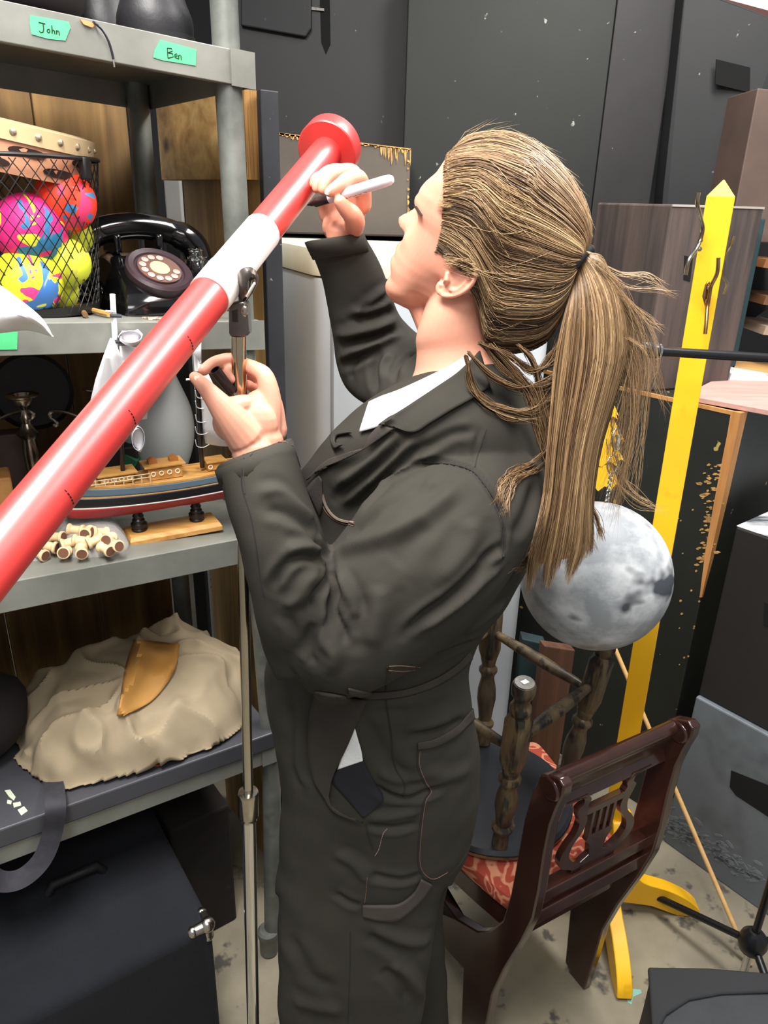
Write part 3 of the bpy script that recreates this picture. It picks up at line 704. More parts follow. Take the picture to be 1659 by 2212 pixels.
# black and green clutter between the candelabra and the ship
b_ = SH(SHpx(215, .30, 3), .30, 3, .05)
o = MB().box(b_, (.16, .05, .10), .3).build('black_case', mat('case_black', '141113', .5, col2='241e24', scale=8), bev=.004); tag(o, 'black case behind the model ship, under the green folder', 'case')
o = MB().prism([PY(x, y, b_.y - .01) for x, y in ((210, 962), (250, 972), (296, 996), (290, 1010), (215, 990))], (0, .05, .0)).build('green_folder', mat('dk_green', '1f6a4a', .5), bev=.001); tag(o, 'dark green folder corner between pipe and frosted vase', 'folder')

# model ship
shp_m = wood('ship_wood', 'a87436', 'c99a58', 'X', 2, knots=False, rough=.4)
z_b = ZT[3] + SLOPE * .15
bA, bB, bC, bD = [PZ(x, y, z_b + .004) for x, y in ((262, 1148), (448, 1116), (490, 1138), (285, 1176))]
ship = thing('model_ship', 'wooden model sailing ship with red, black and blue hull on a stand', 'model ship', (bA + bC) / 2)
mc = (bA + bB + bC + bD) / 4; ml = ((bB + bC) / 2 - (bA + bD) / 2).normalized(); mn_ = Vector((-ml.y, ml.x, 0)).normalized()
Ls = ((bB + bC) / 2 - (bA + bD) / 2).length / 2
bm_ = MB(); hw = .032
bm_.rings([[mc + ml * (sx * Ls * f) + mn_ * (sy * hw * f2) + Vector((0, 0, z)) for sx, sy in ((-1, -1), (1, -1), (1, 1), (-1, 1))] for z, f, f2 in ((-.004, 1, 1), (.004, 1, 1), (.010, .965, .8))])
bm_.build('stand_base', shp_m, ship, smooth=False, bev=.0008)
turn = [(.012, 0), (.013, .003), (.0115, .006), (.0135, .010), (.0135, .014), (.010, .017), (.0105, .021), (.008, .024), (.0095, .028), (.0075, .032), (.008, .040)]
for px, py in ((302, 1158), (425, 1130)):
    c = PN(px, py - 8, mc[:], mn_[:]); c = mc + ml * (c - mc).dot(ml) + Vector((0, 0, .010))
    MB().lathe([(r * 1.0, h * .95) for r, h in turn], c, n=18).build('stand_post', mat('ebony', '161314', .35), ship)
# hull: x runs from picture left (-) to right (+)
hl, hr = -.175, .215; zk = mc.z + .045
def HW(x, h):
    s = (x - hl) / (hr - hl); f = max(0, math.sin(math.pi * min(max(s, 0), 1) ** .9)) ** .55
    return .034 * f * min(1, .15 + (h / .030) ** .6) + .0008
def KL(x):
    s = (x - hl) / (hr - hl); return .010 * abs(2 * s - 1) ** 3 + (.002 if s > .5 else 0)
sheer = lambda x: .012 * ((x - .02) / .2) ** 2
def band(h0, h1, name, m, nx=36, nh=5, par=None):
    q = MB()
    for s in (-1, 1):
        R = []
        for i in range(nx + 1):
            x = hl + (hr - hl) * i / nx; row = []
            for k in range(nh + 1):
                h = h0 + (h1 - h0) * k / nh; hh_ = max(h, KL(x)) if h0 < .01 else h
                row.append(mc + ml * (x + (.14 * (h - .03) * (1 if x > 0 else -1) * abs(x / .2))) + mn_ * (s * HW(x, hh_)) + Vector((0, 0, zk - mc.z + hh_ + sheer(x) * (hh_ / .055))))
            R.append(row)
        q.rings(R, close=False, cap=False)
    o = q.build(name, m, par or ship); sm = o.modifiers.new('s', 'SOLIDIFY'); sm.thickness = .0016; sm.offset = 0; return o
band(.000, .0225, 'lower_hull', mat('hull_red', '9c2630', .4)); band(.0225, .0245, 'waterline_stripe', mat('hull_white', 'dcdad2', .5))
band(.0245, .039, 'black_strake', mat('hull_black', '17171b', .35)); band(.039, .041, 'rubbing_strip', shp_m)
band(.041, .0535, 'blue_strake', mat('hull_blue', '52636f', .5)); band(.0535, .0585, 'rail', shp_m)
q = MB(); R = []
for i in range(37):
    x = hl + (hr - hl) * i / 36; R.append([mc + ml * (x + .14 * .024 * (1 if x > 0 else -1) * abs(x / .2)) + mn_ * (s * HW(x, .055)) + Vector((0, 0, zk - mc.z + .0555 + sheer(x))) for s in (-1, -.5, 0, .5, 1)])
q.rings(R, close=False, cap=False); q.build('deck', shp_m, ship)
def dk(px, py):          # a point over the deck centre line
    p = PN(px, py, mc[:], mn_[:]); return mc + ml * (p - mc).dot(ml) + Vector((0, 0, p.z - mc.z))
deckz = lambda x: zk + .0565 + sheer(x)
FX = Matrix(((ml.x, mn_.x, 0, 0), (ml.y, mn_.y, 0, 0), (0, 0, 1, 0), (0, 0, 0, 1)))
def house(x, w_, d, h, name='deckhouse', domes=True):
    T = Matrix.Translation(mc + ml * x + Vector((0, 0, deckz(x) - mc.z))) @ FX
    q = MB(T); q.box((0, 0, h / 2), (w_, d, h)); q.box((0, 0, h + .0015), (w_ * 1.22, d * 1.25, .003)); hs_ = q.build(name, shp_m, ship, smooth=False, bev=.0004)
    if domes:
        q = MB(T)
        for sx in (-.3, .33):
            q.prism([(w_ * sx - .007, -.007, h + .003), (w_ * sx + .007, -.007, h + .003), (w_ * sx + .007, -.007, h + .009), (w_ * sx, -.007, h + .0125), (w_ * sx - .007, -.007, h + .009)], (0, .014, 0))
        q.build('skylight', wood('ship_wood_dk', '8a5226', 'a86c34', 'X', 2, knots=False), hs_, smooth=False)
    nP = 4 if w_ > .04 else 2
    for i in range(nP):
        q = MB(T); q.tube([(Vector((w_ * (-.36 + .72 * i / max(nP - 1, 1)), -d / 2 - .0008, h * .5)) + Vector((math.cos(a) * .0036, 0, math.sin(a) * .0036))) for a in [2 * math.pi * j / 12 for j in range(13)]], .0009, n=5, cap=False); q.build('porthole', mat('port_white', 'e6ddc8', .4), hs_)
x1 = (dk(352, 1015) - mc).dot(ml); x2 = (dk(462, 992) - mc).dot(ml); x0 = (dk(250, 1030) - mc).dot(ml)
house(x1, .056, .034, .022); house(x2, .030, .026, .014, 'cabin', False); house(x0, .052, .034, .015, 'cabin', False)
# raised quarter rail left
q = MB()
for i in range(8):
    x = x0 - .05 + .10 * i / 7; b_ = mc + ml * x - mn_ * .026 + Vector((0, 0, deckz(x) - mc.z)); q.tube([b_, b_ + Vector((0, 0, .013))], .0008, n=5)
for hh_ in (.007, .013):
    q.tube([mc + ml * (x0 - .05) - mn_ * .026 + Vector((0, 0, deckz(x0) - mc.z + hh_)), mc + ml * (x0 + .05) - mn_ * .026 + Vector((0, 0, deckz(x0) - mc.z + hh_))], .0008, n=5)
q.build('guard_rail', mat('rail_cream', 'cdbb98', .5), ship)
RAKE = (mc - S0).dot(SV) + .045          # the masts rake forward past the shelf edge above
def PR_(x, y, o=0):
    return PN(x, y, (mc - mn_ * (RAKE * max(0, min(1, (1015 - y) / 255.)) - o))[:], mn_[:])
def mast(px0, py0, px1, py1, r, m, name='mast'):
    a_, b_ = PR_(px0, py0), PR_(px1, py1)
    MB().tube([a_, b_], r, n=10).build(name, m, ship); return a_, b_
mast(437, 1008, 426, 800, .0042, MC['ebony']); mast(426, 800, 420, 690, .0044, mat('spar_white', 'e8e8e6', .5)); mast(266, 1030, 258, 860, .0040, MC['ebony'])
mast(252, 800, 243, 636, .0040, MC['spar_white']); mast(258, 870, 252, 800, .0042, MC['spar_white'])
for y_ in (682, 738, 796): mast(238 + (y_ - 680) * .08, y_, 262 + (y_ - 680) * .08, y_ + 1, .0026, mat('spar_dark', '2b2d34', .5), 'yard')
mast(228, 672, 250, 674, .0014, MC['spar_white'], 'yard'); mast(402, 820, 440, 818, .0016, MC['spar_white'], 'yard')
cloth_w = mat('sail_white', 'eeedf2', .85, col2='f6f5f8', scale=10)
def sail(rows, bulge, name='sail'):
    q = MB(); R = []
    for (x0_, y0_, x1_, y1_) in rows:
        row = []
        for k in range(9):
            s = k / 8; p = PR_(x0_ + (x1_ - x0_) * s, y0_ + (y1_ - y0_) * s, -.004); row.append(p - mn_ * bulge * math.sin(math.pi * s))
        R.append(row)
    q.rings(R, close=False, cap=False); o = q.build(name, cloth_w, ship); sm = o.modifiers.new('s', 'SOLIDIFY'); sm.thickness = .0008; return o
sail([(238, 730, 244, 728), (222, 772, 262, 770), (206, 820, 300, 812), (196, 862, 322, 850), (192, 905, 318, 905)], .012)
sail([(258, 748, 300, 752), (262, 790, 318, 784), (268, 840, 326, 820), (276, 880, 320, 868)], -.010)
sail([(410, 728, 434, 728), (410, 756, 434, 786)], .004)
sail([(428, 786, 440, 786), (430, 850, 470, 850), (436, 920, 486, 930), (444, 958, 500, 964)], .008)
def curl(cx, cy, rx, ry, ang, name='furled_sail'):
    q = MB(); R = []
    for k in range(22):
        a = 2.1 * math.pi * k / 21; rr_ = 1 - .2 * k / 21
        x = cx + rx * rr_ * math.cos(a + ang); y = cy + ry * rr_ * math.sin(a + ang)
        R.append([PR_(x, y, -d_) for d_ in (-.012, 0, .012, .022)])
    q.rings(R, close=False, cap=False); o = q.build(name, cloth_w, ship); sm = o.modifiers.new('s', 'SOLIDIFY'); sm.thickness = .001
curl(282, 728, 27, 15, 3.0); curl(298, 948, 16, 28, 4.5)
sail([(264, 714, 298, 711), (257, 724, 309, 722), (258, 736, 305, 738), (270, 745, 290, 747)], .010, 'furled_sail'); sail([(284, 918, 298, 916), (282, 938, 311, 936), (286, 958, 312, 958), (296, 974, 306, 973)], .008, 'furled_sail')
q = MB()
for i, y_ in enumerate((850, 872, 902, 928, 956)):
    P = [PR_(x, yy, -.008) for x, yy in ((422, y_ - 6), (426, y_ + 8), (440, y_ + 10), (452, y_ + 4))]; q.tube([Vector(p) for p in spline([p[:] for p in P], 4)], .0007, n=5)
q.build('lacing', MC['spar_white'], ship)

# bags of wooden spools
spool_m = mat('spool_wood', 'd8b98c', .5, col2='e6cda4', scale=30); spool_d = mat('spool_end', '6b4634', .6)
random.seed(21)
spots = [(150, 1172), (176, 1190), (205, 1168), (228, 1186), (190, 1150), (164, 1145), (140, 1192), (248, 1178), (216, 1150), (105, 1180), (85, 1196), (176, 1168), (236, 1164), (122, 1160)]
for i, (px, py) in enumerate(spots):
    zz = z_b + .012 + (1196 - py) / 46 * .018
    p = PZ(px, py, zz + .01); a = random.uniform(0, 3.1)
    ax_ = Vector((math.cos(a), math.sin(a), random.uniform(-.35, .35))).normalized()
    q = MB(); q.cur = 0
    q.lathe([(.0085, -.013), (.0098, -.012), (.0098, -.009), (.0072, -.006), (.0072, .006), (.0098, .009), (.0098, .012), (.0085, .013)], p, ax_, 16)
    o = q.build('wooden_spool', spool_m); tag(o, 'turned wooden spool or cork in the clear plastic bag before the model ship', 'spool', 'wooden spools in the plastic bags')
    MB().lathe([(.0078, -.0134), (.0078, -.0128)], p, ax_, 14).build('dark_end', spool_d, o)
def plastic_bag(outline, zc, hgt, label):
    c = sum((Vector((x, y, 0)) for x, y in outline), Vector()) / len(outline); q = MB(); R = []
    for s, hh_ in ((1.0, .001), (1.02, .006), (.93, hgt * .55), (.72, hgt * .9), (.4, hgt), (.05, hgt * 1.02)):
        R.append([PZ(c.x + (x - c.x) * s, c.y + (y - c.y) * s, zc) + Vector((0, 0, hh_ + .0025 * noise.noise(Vector((x * .09, y * .09, s * 3))))) for x, y in outline])
    q.rings(R, cap=False)
    o = q.build('plastic_bag', mat('clear_plastic', 'f5f0ec', .12, alpha=.32, spec=.8, bump=.9, bscale=45), sub=2); return tag(o, label, 'bag', 'clear bags of spools')
plastic_bag([(118, 1190), (112, 1150), (128, 1122), (178, 1112), (225, 1116), (262, 1150), (290, 1188), (250, 1204), (190, 1212), (140, 1214)], z_b + .002, .042, 'clear plastic bag of wooden spools in front of the model ship')
plastic_bag([(40, 1226), (34, 1190), (60, 1160), (98, 1156), (122, 1186), (118, 1212), (80, 1226)], z_b + .002, .034, 'smaller clear plastic bag under the pipe, left of the spool bag')
# slim black thing lying beside
o = MB().tube([PZ(130, 1108, z_b + .012), PZ(192, 1112, z_b + .012)], .006, n=10).build('black_tube', MC['bakelite']); tag(o, 'short black tube lying on the third shelf under the ship bow', 'tube')

# ------------------------------------------------------------------ fourth shelf
def S4(t, w_, dz): return S0 + SU * t + SV * w_ + Vector((0, 0, ZT[4] + SLOPE * t + dz))
P = [S4(-.018, -.028, 0), S4(.9, -.028, 0), S4(.9, .37, 0), S4(-.018, .37, 0)]
tray_m = mat('dark_lid', '3f4045', .45, col2='4a4a50', scale=5, col3='7d7467', scale3=16, thr3=(.72, .76), rvar=.1, metal=.2)
lid = MB().rings([[p + Vector((0, 0, z)) for p in P] for z in (.002, .040)]).build('flat_case', tray_m, smooth=False, bev=.003); tag(lid, 'flat dark grey metal case lying on the lowest shelf under the canvas', 'case')
q = MB(); random.seed(9)
for pts in ([(10, 1708), (22, 1706), (34, 1722), (30, 1730), (20, 1722)], [(28, 1735), (44, 1732), (46, 1740), (30, 1745)], [(38, 1750), (52, 1742), (60, 1752), (46, 1762)], [(16, 1728), (26, 1730), (24, 1738), (15, 1736)]):
    q.prism([PN(x, y, S4(0, -.028, .0405)[:], (-SLOPE * SU.x, -SLOPE * SU.y, 1)) for x, y in pts], (0, 0, .0006))
q.build('tape_remnant', mat('tape_pale', 'c6cfb8', .7), lid, smooth=False)
q = MB()
for pts in ([(312, 1634), (322, 1633), (328, 1638), (316, 1639)], [(328, 1650), (342, 1645), (356, 1648), (350, 1654), (332, 1656)], [(352, 1640), (360, 1638), (362, 1643)]):
    q.prism([PN(x, y, S4(0, -.028, .0405)[:], (-SLOPE * SU.x, -SLOPE * SU.y, 1)) for x, y in pts], (0, 0, .0006))
q.build('orange_paint', mat('orange_fleck', 'd9762a', .6), lid, smooth=False)
# canvas heap: folded heightfield on the case
cv = mat('canvas', '8f8067', .9, col2='a09178', scale=6, bump=.1, bscale=260)
NX, NY = 150, 110; t0, t1, w0, w1 = -.03, .46, -.035, .36
def ridge(x, y, f, ph): return 1 - abs(noise.noise(Vector((x * f + ph, y * f * .9, ph)))) * 2.6
def hp(t, w_):
    a = (t - .20) / .235; b = (w_ - .16) / .19
    edge = 1 - (abs(a) ** 2.4 + abs(b) ** 2.4) + .22 * noise.noise(Vector((t * 9, w_ * 9, 2))) + .10 * noise.noise(Vector((t * 25, w_ * 25, 7)))
    if edge <= 0: return None
    base = .145 * min(1, edge * 1.5) ** .5 * (.62 + .38 * math.sin(w_ * 7 + .2)) * (1 - .25 * max(0, a))
    f1 = max(0, ridge(t + w_ * .35, w_ - t * .3, 6.5, 1.3)) ** 3 * .040
    f2 = max(0, ridge(t * .8 - w_ * .6, w_ + t * .5, 11, 4.1)) ** 3 * .018
    f3 = noise.noise(Vector((t * 30, w_ * 30, 3))) * .003
    return max(.004, (base + f1 + f2 - .02) * min(1, edge * 5) + f3) + .002
q = MB(); idx = {}
for i in range(NX):
    for j in range(NY):
        t = t0 + (t1 - t0) * i / (NX - 1); w_ = w0 + (w1 - w0) * j / (NY - 1); h = hp(t, w_)
        if h is None: continue
        dx = .012 * noise.noise(Vector((t * 12, w_ * 12, h * 20 + 9))); idx[(i, j)] = len(q.v); q.v.append(S4(t + dx, w_ - h * .12, .041 + h))
for i in range(NX - 1):
    for j in range(NY - 1):
        K = [(i, j), (i + 1, j), (i + 1, j + 1), (i, j + 1)]
        if all(k in idx for k in K): q.f.append([idx[k] for k in K]); q.mi.append(0)
cnv = q.build('canvas_sheet', cv); s2 = cnv.modifiers.new('smooth', 'SMOOTH'); s2.factor = .5; s2.iterations = 5; sm = cnv.modifiers.new('s', 'SOLIDIFY'); sm.thickness = .002; sm.offset = 1
tag(cnv, 'crumpled beige canvas sheet heaped on the lowest shelf', 'canvas sheet')
def bvh_of(obs):
    vs = []; fs = []
    for o in obs:
        b = len(vs); L_ = wloc(o); vs += [Vector(v.co) + L_ for v in o.data.vertices]; fs += [[i + b for i in p.vertices] for p in o.data.polygons]
    return BVHTree.FromPolygons(vs, fs)
def hit(bv, px, py):
    r = Vector(ray(px, py)).normalized(); return bv.ray_cast(Vector(ORG), r)
def drape(bv, left, right, m, name, parent, off=.002, th=.002, n=24, k=12, smooth_it=2, back=None):
    """a patch of cloth laid on a surface between two outlines"""
    L_ = spline(left, n // max(1, len(left) - 1)); R_ = spline(right, n // max(1, len(right) - 1)); mlen = min(len(L_), len(R_))
    L_ = [L_[int(i * (len(L_) - 1) / (mlen - 1))] for i in range(mlen)]; R_ = [R_[int(i * (len(R_) - 1) / (mlen - 1))] for i in range(mlen)]
    G = []; last = None
    for a, b in zip(L_, R_):
        row = []
        for j in range(k + 1):
            s = j / k; x = a[0] * (1 - s) + b[0] * s; y = a[1] * (1 - s) + b[1] * s
            h = hit(bv, x, y)
            if h[0] is None or (back and h[0].y > back): row.append(((x, y), None))
            else: row.append(((x, y), h[3]))
        G.append(row)
    known = [c[1] for r in G for c in r if c[1] is not None]
    D = np.array([[c[1] if c[1] is not None else np.nan for c in r] for r in G], float)
    for _ in range(60):
        if not np.isnan(D).any(): break
        E_ = D.copy()
        for i, j in zip(*np.where(np.isnan(D))):
            nb = [D[a, b] for a, b in ((i - 1, j), (i + 1, j), (i, j - 1), (i, j + 1)) if 0 <= a < D.shape[0] and 0 <= b < D.shape[1] and not np.isnan(D[a, b])]
            if nb: E_[i, j] = np.mean(nb)
        D = E_
    D0 = D.copy()
    for _ in range(smooth_it):
        E_ = D.copy(); E_[1:-1, 1:-1] = (D[1:-1, 1:-1] * 2 + D[:-2, 1:-1] + D[2:, 1:-1] + D[1:-1, :-2] + D[1:-1, 2:]) / 6; D = np.minimum(E_, D0)
    q = MB(); q.rings([[Vector(ORG) + Vector(ray(*G[i][j][0])).normalized() * (D[i, j] - off) for j in range(k + 1)] for i in range(len(G))], close=False, cap=False)
    o = q.build(name, m, parent); sm = o.modifiers.new('s', 'SOLIDIFY'); sm.thickness = th; sm.offset = 0
    return o
bvc = bvh_of([cnv])
lp = drape(bvc, [(290, 1382), (272, 1440), (262, 1500), (254, 1546)], [(388, 1392), (376, 1450), (330, 1512), (268, 1546)], mat('tan_leather', 'b07c3a', .6, col2='bb8a48', scale=8), 'leather_piece', None, off=.010, th=.003, smooth_it=8)
tag(lp, 'tan leather piece lying on top of the crumpled canvas', 'leather')
# small wood block and webbing strap
p = PN(48, 1648, S4(0, 0, .05)[:], (0, 0, 1)); o = MB().box(p, (.05, .022, .022), .5).build('wood_block', wood('blk_w', '9a7a55', 'b8986e', 'X', knots=False), bev=.001); tag(o, 'small pale wood block under the strap on the grey case', 'block')
def ribbon(path, wd, th, name, m, parent=None, updir=None):
    P = [Vector(p) for p in spline([tuple(p) for p in path], 8)]; R = []
    for i, p in enumerate(P):
        t = (P[min(i + 1, len(P) - 1)] - P[max(i - 1, 0)]).normalized(); v = viewdir(p); s = t.cross(v).normalized(); nrm = s.cross(t)
        R.append([p + s * wd + nrm * th, p - s * wd + nrm * th, p - s * wd - nrm * th, p + s * wd - nrm * th])
    return MB().rings(R).build(name, m, parent)
yE = S4(.3, -.03, 0).y
pe = lambda x, y, z: PN(x, y, S4(0, -.03, z)[:], SN[:])
st = ribbon([PN(30, 1560, S4(0, .1, .06)[:], (0, 0, 1)), PN(70, 1612, S4(0, .05, .055)[:], (0, 0, 1)), PN(105, 1660, S4(0, .0, .052)[:], (0, 0, 1)), pe(116, 1720, 0) + SN * .012, pe(108, 1790, 0) + SN * .014, pe(84, 1848, 0) + SN * .014, pe(40, 1888, 0) + SN * .012, pe(-10, 1890, 0) + SN * .012, pe(-60, 1840, 0) + SN * .02], .016, .001, 'webbing_strap', mat('webbing', '2b2a30', .8, col2='34333a', scale=60))
tag(st, 'dark webbing strap looping over the lowest shelf edge', 'strap')
# dark clothes at the back left
q = MB(); q.sphere(S4(.50, .20, .12), .12, 24, (1, .9, .8)); o = q.build('dark_cloth', mat('dark_cloth', '1c1517', .9, bump=.4, bscale=20), sub=0)
co = o.data
for v in co.vertices: v.co += Vector(v.co).normalized() * .02 * noise.noise(Vector(v.co) * 14)
tag(o, 'dark bundled cloth left of the canvas on the lowest shelf', 'cloth')

# added dark box, hides the lit floor behind the case under the shelf
P = [S0 + SU * t + SV * w_ for t, w_ in ((.03, .12), (.17, .12), (.17, .46), (.03, .46))]
o = MB().rings([[p + Vector((0, 0, z)) for p in P] for z in (0, .36)]).build('dark_filler_box', mat('filler_black', '171312', .85, col2='211b19', scale=7, bump=.2, col3='3a312c', scale3=12, thr3=(.66, .74)), smooth=False, bev=.006)
tag(o, 'added near-black box darkening the floor gap between the speaker cabinet and the shelf post', 'box')
# road case under the shelf
zc = .40
K0 = PZ(462, 1992, zc); K1 = PZ(330, 1740, zc)
e1_ = (K1 - K0).normalized(); e2_ = Vector((e1_.y, -e1_.x, 0))
if (PZ(215, 2212, zc) - K0).dot(e2_) < 0: e2_ = -e2_
carp = mat('navy_carpet', '0f1118', .95, col2='15181f', scale=6, bump=.5, bscale=500, col3='8a8f98', scale3=90, thr3=(.80, .81))
amp = thing('speaker_cabinet', 'navy carpet-covered speaker cabinet with metal corners, on the floor under the shelf', 'speaker cabinet', Vector((K0.x, K0.y, 0)) + e1_ * .2 + e2_ * .3)
fp = [Vector((K0.x, K0.y, 0)), Vector((K0.x, K0.y, 0)) + e1_ * .38, Vector((K0.x, K0.y, 0)) + e1_ * .38 + e2_ * .62, Vector((K0.x, K0.y, 0)) + e2_ * .62]
MB().rings([[p + Vector((0, 0, z)) for p in fp] for z in (.0, zc)]).build('carpeted_shell', carp, amp, bev=.022, seg=4)
chm = mat('steel_bright', 'b9b2a8', .25, metal=1)
def corner(c, a, b, s=.028):
    q = MB()
    for d_ in (a, b, Vector((0, 0, -1))):
        q.sphere(c + d_ * s, .011, 14); q.tube([c, c + d_ * s], [.012, .010], n=12)
    q.sphere(c, .015, 16); o = q.build('metal_corner', chm, amp); return o
corner(Vector((K0.x, K0.y, zc)) + e1_ * .010 + e2_ * .010 - Vector((0, 0, .010)), e1_, e2_)
corner(Vector((K0.x, K0.y, 0)) + e2_ * .61 + e1_ * .01 + Vector((0, 0, zc - .01)), e1_, -e2_)
h0 = PZ(165, 1905, zc)
MB().tube([h0 + e2_ * -.05 + Vector((0, 0, .0)), h0 + e2_ * -.04 + Vector((0, 0, .018)), h0 + e2_ * .04 + Vector((0, 0, .018)), h0 + e2_ * .05], .010, n=10).build('carry_handle', mat('rubber', '0d0d0f', .6), amp)

# ------------------------------------------------------------------ painted pole held by the stand
red = mat('pole_red', 'c22626', .38, col2='ca3430', scale=5, coat=.3)
for r_m in (red,):
    b = r_m.node_tree.nodes['Principled BSDF']; b.inputs['Coat Weight'].default_value = 1; b.inputs['Coat Roughness'].default_value = .42; b.inputs['Coat IOR'].default_value = 1.55
whp = mat('pole_white', 'f1efe9', .4, coat=.2)
PA = Vector(ORG + ray(0, 1195) * .57); PB = Vector(ORG + ray(705, 330) * 1.045)
pd_ = (PB - PA).normalized()
def pax(px):                 # point of the pole axis seen at picture x
    lo, hi = -.6, 1.2
    for _ in range(40):
        m_ = (lo + hi) / 2
        if pj(PA + pd_ * m_)[0] < px: lo = m_
        else: hi = m_
    return lo
PR = .0221
ts, te, tw0, tw1 = -.34, (PB - PA).length, pax(452), pax(566)
pole = thing('painted_pole', 'long red pole with a white band and red end cap on the chrome stand', 'pole', PA + pd_ * ts)
MB().tube([PA + pd_ * ts, PA + pd_ * (tw0 + .01)], PR, n=40).build('red_tube', red, pole)
R_ = [(tw0 - .012, 1.0), (tw0, 1.045), (tw0 + .05, 1.06), (pax(455) + .045, 1.07), (pax(455) + .05, 1.0), (tw1, .97)]
MB().tube([PA + pd_ * (tw0 - .0), PA + pd_ * (tw0 + .045), PA + pd_ * (tw0 + .047), PA + pd_ * tw1], [PR * 1.05, PR * 1.06, PR * 1.03, PR * 1.02], n=40).build('white_sleeve', whp, pole)
MB().tube([PA + pd_ * (tw1 - .01), PA + pd_ * (te + .005)], PR * .97, n=40).build('upper_tube', red, pole)
ec = PB
MB().lathe([(.0, 0), (.041, 0), (.0425, .0015), (.0425, .026), (.041, .028), (.0, .028)], ec, pd_, 48).build('end_cap', red, pole)
# pencilled ring marks
pa1 = pd_.orthogonal().normalized(); pb1 = pd_.cross(pa1)
vv = -viewdir(PA + pd_ * .2); th0 = math.atan2(vv.dot(pb1), vv.dot(pa1))
q = MB(); random.seed(4)
for px in (104, 243, 372):
    t = pax(px)
    sgn = 1 if pj(PA + pd_ * t + (pa1 * math.cos(th0 + 1) + pb1 * math.sin(th0 + 1)) * PR)[1] > pj(PA + pd_ * t)[1] else -1
    for k in range(5):
        a = th0 + sgn * (.35 + k * .16); 
        q.tube([PA + pd_ * t + (pa1 * math.cos(a + sgn * j * .035) + pb1 * math.sin(a + sgn * j * .035)) * (PR + .0001) for j in range(4)], .0006 if k > 0 else .0004, n=5)
q.build('ring_mark', mat('pen_black', '1d1416', .5), pole)

# ------------------------------------------------------------------ stand with clamp
stl = mat('chrome', 'c9c4b8', .16, metal=1, col2='b3ada0', scale=6)
stl2 = mat('chrome_bright', 'd8d8d6', .08, metal=1)
sT = PY(515, 726, .86); sB0 = PY(547, 2212, .845); sd = (sB0 - sT).normalized(); sB = sT + sd * ((0 - sT.z) / sd.z)
stand = thing('tube_stand', 'chrome telescopic stand holding up the painted pole', 'stand', sB)
def sat(y):
    lo, hi = 0, 1.6
    for _ in range(40):
        m_ = (lo + hi) / 2
        if pj(sT + sd * m_)[1] < y: lo = m_
        else: hi = m_
    return sT + sd * lo
MB().tube([sT, sat(1160)], .0086, n=24).build('top_tube', mat('brassy_chrome', 'c2a67c', .16, metal=1, col2='c9c1ae', scale=9), stand)
MB().tube([sat(1150), sat(1715)], .0072, n=24).build('inner_tube', stl, stand)
c = sat(1740)
MB().lathe([(.0, -.026), (.0125, -.026), (.0135, -.020), (.0148, -.018), (.0148, .018), (.0152, .022), (.0142, .026), (.0098, .0265), (.0, .0265)], c, -sd, 30).build('twist_collar', stl, stand)
MB().tube([sat(1760), sB], .0104, n=24).build('outer_tube', stl2, stand)
q = MB(); vv = -viewdir(sat(1955)); sx_ = sd.cross(vv).normalized(); p_ = sat(1955) + vv * .0105
q.prism([p_ - sd * .006, p_ + sx_ * .006 + sd * .004, p_ + sx_ * .006 + sd * .008, p_ - sd * .001, p_ - sx_ * .006 + sd * .008, p_ - sx_ * .006 + sd * .004], vv * .0005); q.build('arrow_mark', MC['pen_black'], stand, smooth=False)
for k in range(3):
    a = k * 2.094 + .4; MB().tube([sB + Vector((0, 0, .14)), sB + Vector((math.cos(a) * .2, math.sin(a) * .2, .012))], .006, n=10).build('leg', MC['bakelite'], stand)
pew = mat('dark_pewter', '6f6862', .32, metal=.85, col2='57504c', scale=10)
Ys = .862
q = MB(); bpoly = [PY(x, y, Ys - .011) for x, y in ((493, 664), (500, 656), (517, 652), (527, 650), (534, 660), (538, 722), (530, 729), (500, 729), (494, 722))]
q.prism(bpoly, (0, .021, 0)); cl = q.build('clamp_body', pew, stand, bev=.002)
MB().prism([PY(x, y, Ys - .0115) for x, y in ((501, 672), (513, 668), (514, 696), (502, 695))], (0, .0015, 0)).build('clamp_slot', mat('slot2', '1d1512', .6), cl, smooth=False)
MB().sphere(PY(528, 672, Ys - .010), .0042, 16, (1, .6, 1.6)).build('clamp_bolt', stl, cl)
oc_ = spline([(514, 662), (515, 640), (512, 618), (511, 600), (517, 585), (530, 577), (545, 578), (555, 588), (558, 602), (554, 618), (545, 635), (534, 650), (529, 662)], 3)
ic_ = spline([(526, 654), (531, 648), (535, 640), (539, 630), (541, 618), (542, 610), (545, 604), (549, 604), (550, 610), (548, 618), (543, 630), (536, 642), (528, 654)], 3)
q = MB(); R = []
for i_, ((x0_, y0_), (x1_, y1_)) in enumerate(zip(oc_, ic_)):
    xm, ym = (x0_ + x1_) / 2, (y0_ + y1_) / 2
    yo_ = Ys - .015 * min(1, max(0, (660 - ym) / 40)); R.append([PY(x0_, y0_, yo_), PY((x0_ + xm) / 2, (y0_ + ym) / 2, yo_ - .0055), PY(xm, ym, yo_ - .0065), PY((x1_ + xm) / 2, (y1_ + ym) / 2, yo_ - .005), PY(x1_, y1_, yo_), PY(xm, ym, yo_ + .006)])
q.rings(R); q.build('clamp_hook', pew, stand)
MB().tube([PY(551, 612, Ys - .020), PY(533, 640, Ys - .014)], .0019, n=10).build('clamp_pin', mat('pale_pin', 'd8d2c4', .4), stand)

